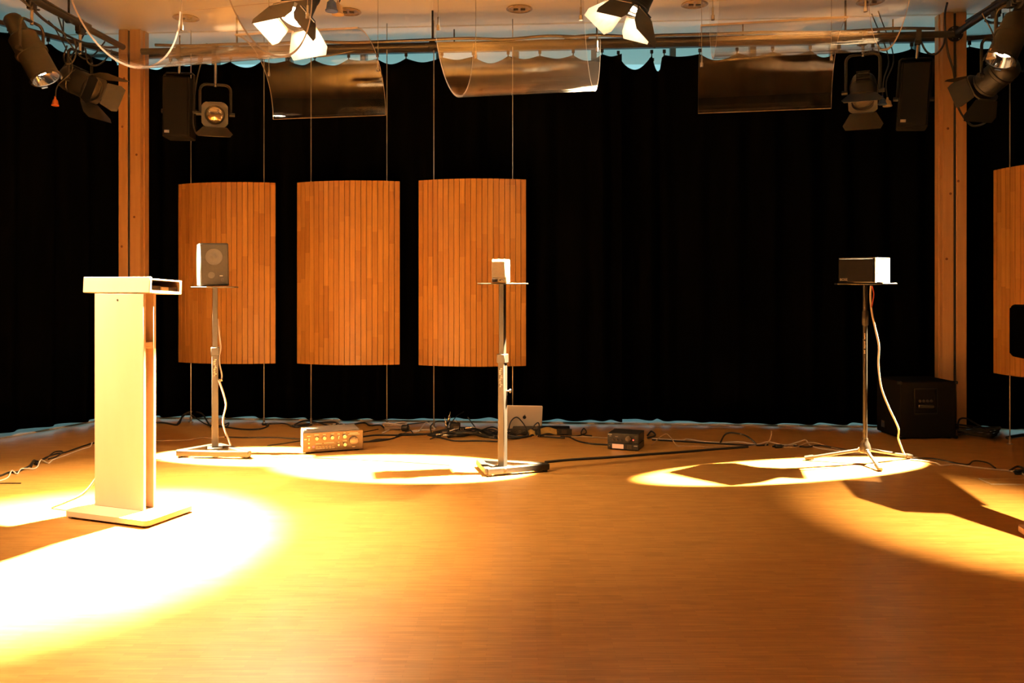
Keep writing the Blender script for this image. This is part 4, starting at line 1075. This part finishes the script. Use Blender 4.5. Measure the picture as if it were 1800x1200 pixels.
# adapter cluster
def adapter(px, py, sz, yaw, label):
    c = G(px, py); t = thing('power_adapter', label, 'power adapter', (c.x, c.y, 0), yaw, 'black power adapters on the floor')
    w_, d_, h_ = sz
    MB().box(-w_/2, w_/2, -d_/2, d_/2, 0.0005, h_, 0.008, seg=2).build('body', 'black', t)
    MB().box(-w_*0.3, w_*0.3, -d_/2-0.001, -d_/2+0.001, h_*0.35, h_*0.75).build('rating_label', 'hifi_knob', t)
    for s in (-1, 1): MB().cyl((s*0.009, 0, h_), (s*0.009, 0, h_+0.018), 0.0025, 8).build('pin', 'steel', t)
adapter(800, 763, (0.075,0.06,0.095), R(20), 'tall black power adapter upright among the cables')
adapter(783, 765, (0.060,0.05,0.045), -R(10), 'low black power adapter beside the chrome connectors')
adapter(812, 766, (0.070,0.05,0.040), R(5), 'flat black power adapter by the stand of the cube speaker')
def jack_plug(px, py, z, d, label):
    c = G(px, py) + Vector((0,0,z)); t = thing('jack_connector', label, 'connector', c, 0, 'chrome jack connectors')
    A = aim((0,0,0), d)
    b = MB(); b.T = A; b.lathe([(0.009,0),(0.011,0.004),(0.011,0.045),(0.008,0.05)], 14).build('barrel', 'chrome', t)
    b = MB(); b.T = A; b.lathe([(0.0035,0.05),(0.0035,0.075),(0.002,0.08)], 10).build('tip', 'chrome', t)
    b = MB(); b.T = A; b.lathe([(0.007,-0.03),(0.009,-0.001)], 12).build('strain_relief', 'black', t)
for i, (px, py, z, d) in enumerate(((788,762,0.095,(0.2,0,1)),(785,763,0.055,(-0.2,0.1,1)),(776,768,0.012,(1,-0.2,0.05)),(766,767,0.012,(1,0.3,0.02)),(818,764,0.05,(1,0,0.1)),(790,765,0.03,(1,0.4,0.3)))):
    jack_plug(px, py, z, d, 'chrome jack connector in the cable tangle between power strip and laptop')
# tangle of black cables between the adapters and the rack
rnd = random.Random(11)
for i in range(14):
    xa = rnd.uniform(752, 800); xb = rnd.uniform(850, 1000); n = rnd.randint(5, 8)
    pts = [(xa+(xb-xa)*k/(n-1), 765+4*math.sin(k*1.3+i)+rnd.uniform(-4,4), max(0, rnd.uniform(-0.02,0.035))) for k in range(n)]
    pts[0] = (pts[0][0], pts[0][1], 0.0); pts[-1] = (pts[-1][0], pts[-1][1], 0.0)
    cable(pts, rnd.choice((0.005,0.006,0.007)), 'black_cable', 'black cable in the tangle between the adapters and the rack unit', group='black cables in the tangle by the laptop')
cable([(893,766,.02),(898,762,.09),(908,761,.12),(918,763,.09),(928,765,.03),(934,768)], 0.005, 'black_cable', 'black cable arching up in front of the laptop lid')
cable([(930,767),(938,764,.06),(946,763,.085),(948,765,.05),(946,768)], 0.005, 'black_cable', 'small black cable loop standing in front of the laptop corner')
cable([(925,768),(935,765,.05),(944,764,.055),(950,768)], 0.004, 'black_cable', 'thin black cable loop under the bigger one by the laptop corner')
cable([(790,762,.06),(802,757,.11),(815,750,.12)], 0.004, 'black_cable', 'stiff black cable end sticking up from the adapters')
cable([(758,762),(757,754,.02),(768,748,.03),(785,745,.02)], 0.005, 'black_cable', 'black cable arching beside the hanging panel rod')
cable([(822,744,.05),(832,754,.03),(842,760),(856,764)], 0.005, 'black_cable', 'black cable sloping down towards the cube speaker stand')
cable([(826,757,.02),(838,760,.015),(846,762),(852,757,.012),(862,760)], 0.004, 'white_cable', 'short white cable among the black tangle')
cable([(752,766),(780,772),(800,776),(840,776),(875,777)], 0.006, 'black_cable', 'black cable curving lowest under the adapter tangle')
cable([(985,768),(1010,768),(1030,762),(1026,756,.01),(1022,764),(1040,767)], 0.005, 'black_cable', 'thin black cable from the rack unit with a kink')
cable([(1000,769),(1018,777),(1040,781),(1070,783)], 0.006, 'black_cable', 'black cable running under the small hi-fi unit')
cable([(1004,769),(1030,769),(1070,771)], 0.005, 'beige_cable', 'pale cable running into the small hi-fi unit')
cable([(1138,771),(1152,769,.01),(1145,764,.02),(1138,767)], 0.007, 'black_cable', 'short black cable loop behind the small hi-fi unit')
cable([(1146,772),(1175,774),(1200,775),(1208,773),(1235,777),(1266,779),(1300,778),(1330,782),(1350,780,.01),(1375,783),(1400,783)], 0.005, 'white_cable', 'long pale cable running from the hi-fi unit to the tripod stand')
cable([(1146,774),(1200,777),(1266,781),(1330,784),(1350,783)], 0.006, 'black_cable', 'long black cable lying along the pale one')
cable([(1146,783),(1160,776,.03),(1172,775,.05),(1180,778,.03),(1190,784),(1200,785),(1230,785),(1246,787),(1275,784),(1300,786),(1330,784)], 0.0035, 'beige_cable', 'thin beige cable kinked upwards beside the hi-fi unit')
cable([(1266,780),(1273,776,.04),(1282,776,.06),(1295,777,.06),(1312,779,.05),(1330,782)], 0.006, 'black_cable', 'black cable arching off the floor between hi-fi unit and tripod')
cable([(1345,784),(1352,781,.02),(1356,780,.06),(1356,780,.09)], 0.005, 'beige_cable', 'short pale cable end sticking up from the floor cables')
def mini_box(px, py, label):
    c = G(px, py); t = thing('cable_coupler', label, 'connector', (c.x, c.y, 0), R(12))
    MB().box(-0.03, 0.03, -0.014, 0.014, 0.0005, 0.024, 0.006).build('body', 'black', t)
    MB().cyl((0.03,0,0.012),(0.045,0,0.012),0.006,8).build('strain_relief', 'black', t)
    MB().cyl((-0.045,0,0.012),(-0.03,0,0.012),0.006,8).build('strain_relief', 'black', t)
mini_box(1368, 787, 'black cable coupler in the long pale cable')
mini_box(1792, 832, 'black cable coupler at the cable end by the floor hatch')
cable([(1376,785),(1390,782),(1405,780,.012),(1416,779,.02),(1425,784),(1440,789),(1470,793),(1500,797),(1530,799)], 0.005, 'white_cable', 'pale cable waving towards the tripod leg')
cable([(1376,787),(1400,787),(1415,783,.01),(1432,783,.015),(1455,786),(1480,792),(1520,797)], 0.005, 'beige_cable', 'second pale cable twisted beside the tripod leg')
cable([(1395,785),(1420,787),(1440,784),(1475,790),(1510,795),(1545,797),(1600,800)], 0.006, 'black_cable', 'black cable passing behind the tripod hub')
cable([(958,814),(1000,810),(1080,805),(1130,801),(1200,796),(1260,791),(1315,787)], 0.008, 'black_cable', 'straight thick black cable across the floor from the cube speaker stand')
cable([(272,808),(330,806),(420,803),(500,804),(575,806),(700,812),(790,818)], 0.002, 'black_cable', 'hair-thin dark wire across the lit floor pool')
cable([(1600,809),(1620,811),(1645,815),(1655,819),(1680,818),(1710,822),(1745,826),(1770,828),(1786,831)], 0.005, 'white_cable', 'pale cable running from the tripod to the edge coupler')
cable([(1598,806),(1640,807),(1670,813),(1700,818),(1712,814,.01),(1735,817,.01),(1750,824)], 0.005, 'black_cable', 'black cable crossing the pale one beyond the tripod')
cable([(1796,834),(1810,839),(1840,842)], 0.006, 'white_cable', 'pale cable leaving the edge coupler')
cable([(1775,829),(1788,825,.012),(1800,829,.01),(1796,834),(1784,834)], 0.007, 'black_cable', 'black cable knot around the edge coupler')
# stand cables
def hang(pixels, D0, D1, r, mt, label):
    n = len(pixels); return cable3([P(x, y, D0+(D1-D0)*i/(n-1)) for i, (x, y) in enumerate(pixels)], r, mt, label)
hang([(383,560),(385,585),(388,610),(385.5,625),(386,640),(390,660),(387,670)], 5.80, 5.81, 0.0055, 'white_cable', 'white speaker cable clipped along the first stand, upper half')
hang([(385,668),(391,685),(396,702),(397,715),(392,738),(396,758),(402,772),(406,784)], 5.81, 5.83, 0.0055, 'white_cable', 'white speaker cable hanging off the first stand to the floor')
hang([(384,668),(390,686),(395,703),(396,716),(391,739),(395,759),(401,773),(405,784)], 5.82, 5.84, 0.0035, 'red_cable', 'red speaker wire running along the white one on the first stand')
hang([(1531,502),(1530,520),(1532,545),(1538,575),(1545,608),(1544,640),(1549,680),(1562,715),(1574,740),(1580,756),(1579,770),(1584,785),(1590,800)], 5.36, 5.60, 0.006, 'white_cable', 'white speaker cable hanging from the tripod top to the floor')
hang([(1533,502),(1536,516),(1534,530),(1532,540)], 5.36, 5.37, 0.004, 'red_cable', 'short red speaker wire under the louvred loudspeaker')
# coil of cable by the column
def coil():
    c = G(1716, 768); t = thing('cable_coil', 'black cable coiled on the floor beside the timber column', 'cable', (c.x, c.y, 0))
    for k in range(5):
        r_ = 0.11+0.012*k; ph = k*0.7
        pts = [Vector((r_*1.15*math.cos(a)+0.01*math.sin(k), r_*0.75*math.sin(a), 0.008+0.013*k+0.012*(1+math.sin(a*2+ph)))) for a in [2*PI*i/30 for i in range(30)]]
        MB().tube(pts, 0.007, 6, True).build('loop', 'black_cable', t)
    MB().tube(smooth([(-0.13,0.02,0.03),(-0.10,0.06,0.12),(-0.03,0.08,0.13),(0.05,0.05,0.08),(0.14,0.02,0.02)],6), 0.007, 6).build('loop', 'black_cable', t)
coil()
cable([(1770,772),(1785,769),(1800,767),(1830,766)], 0.012, 'black_cable', 'thick black cable end on the floor below the edge panel')
# cables tied along the lighting bars
def swag(a, c, sag, r, label, n=9, seed=0):
    rnd = random.Random(seed); a, c = Vector(a), Vector(c); pts = []
    for i in range(n):
        f = i/(n-1); p = a.lerp(c, f); p.z -= sag*(1-(2*f-1)**2) + rnd.uniform(-0.01,0.01); p.x += rnd.uniform(-0.01,0.01); pts.append(p)
    return cable3(pts, r, 'black_cable', label)
def bz(p, dz=0.0, z=BAR_Z): return Vector((p.x, p.y, z+dz))
swag(bz(off(-2.9,0.53),0.035,3.075), bz(off(0.6,0.53),0.035,3.075), 0.0, 0.012, 'black cable tied along the back lighting bar above the slatted panels', 12, 1)
swag(bz(off(0.4,0.53),0.035,3.075), bz(off(3.2,0.53),0.035,3.075), 0.0, 0.012, 'black cable tied along the back lighting bar above the bare curtain', 12, 2)
swag(bz(off(-2.3,0.47),-0.03,3.075), bz(off(-1.2,0.47),0.0,3.075), 0.05, 0.008, 'black cable sagging from the bar behind the lit fresnel lamp', 8, 3)
swag(bz(on_side_left(6.9),-0.03), bz(on_side_left(5.6),-0.02), 0.10, 0.010, 'black cable sagging under the side bar by the lectern', 9, 4)
swag(bz(on_side_left(6.5),0.03), bz(on_side_left(4.8),0.03), 0.0, 0.014, 'thick black cable tied on the side bar by the lectern', 9, 5)
swag(bz(on_side_left(6.7),-0.03), bz(on_side_left(6.1),-0.03), 0.22, 0.006, 'thin black cable loop hanging behind the lit can lamp', 8, 6)
swag(bz(on_side_right(6.4),0.03), bz(on_side_right(4.8),0.03), 0.0, 0.014, 'thick black cable tied on the bar at the flanged column', 9, 7)
swag(bz(on_side_right(6.2),-0.03)+Vector((0.03,0,0)), bz(on_side_right(5.6),0.0)+Vector((0.05,0,0)), 0.10, 0.010, 'black cable sagging under the bar at the flanged column', 8, 8)
cable3([P(1665,5,6.3),P(1661,25,6.4),P(1662,60,6.5),P(1667,95,6.56),P(1676,125,6.585),P(1680,160,6.595),P(1681,178,6.59),P(1690,200,6.55),P(1706,219,6.4),P(1722,220,6.3),P(1738,208,6.2),P(1746,180,6.15)], 0.008, 'black_cable', 'black cable looping down across the timber column by the subwoofer')
cable3([P(1662,60,6.48),P(1658,80,6.45),P(1645,95,6.45),P(1630,92,6.5),P(1620,75,6.55),P(1614,50,6.58)], 0.008, 'black_cable', 'black cable swagging from the column to the hanging loudspeaker')
cable3([P(118,80,6.2),P(112,100,6.2),P(117,112,6.2),P(128,108,6.2),P(134,90,6.2),P(131,70,6.25)], 0.006, 'black_cable', 'black cable loop hanging above the sideways fresnel lamp')
cable3([P(150,85,6.3),P(155,110,6.3),P(170,115,6.4),P(185,105,6.5),P(196,88,6.6)], 0.006, 'black_cable', 'black cable swagging in front of the side curtain top')
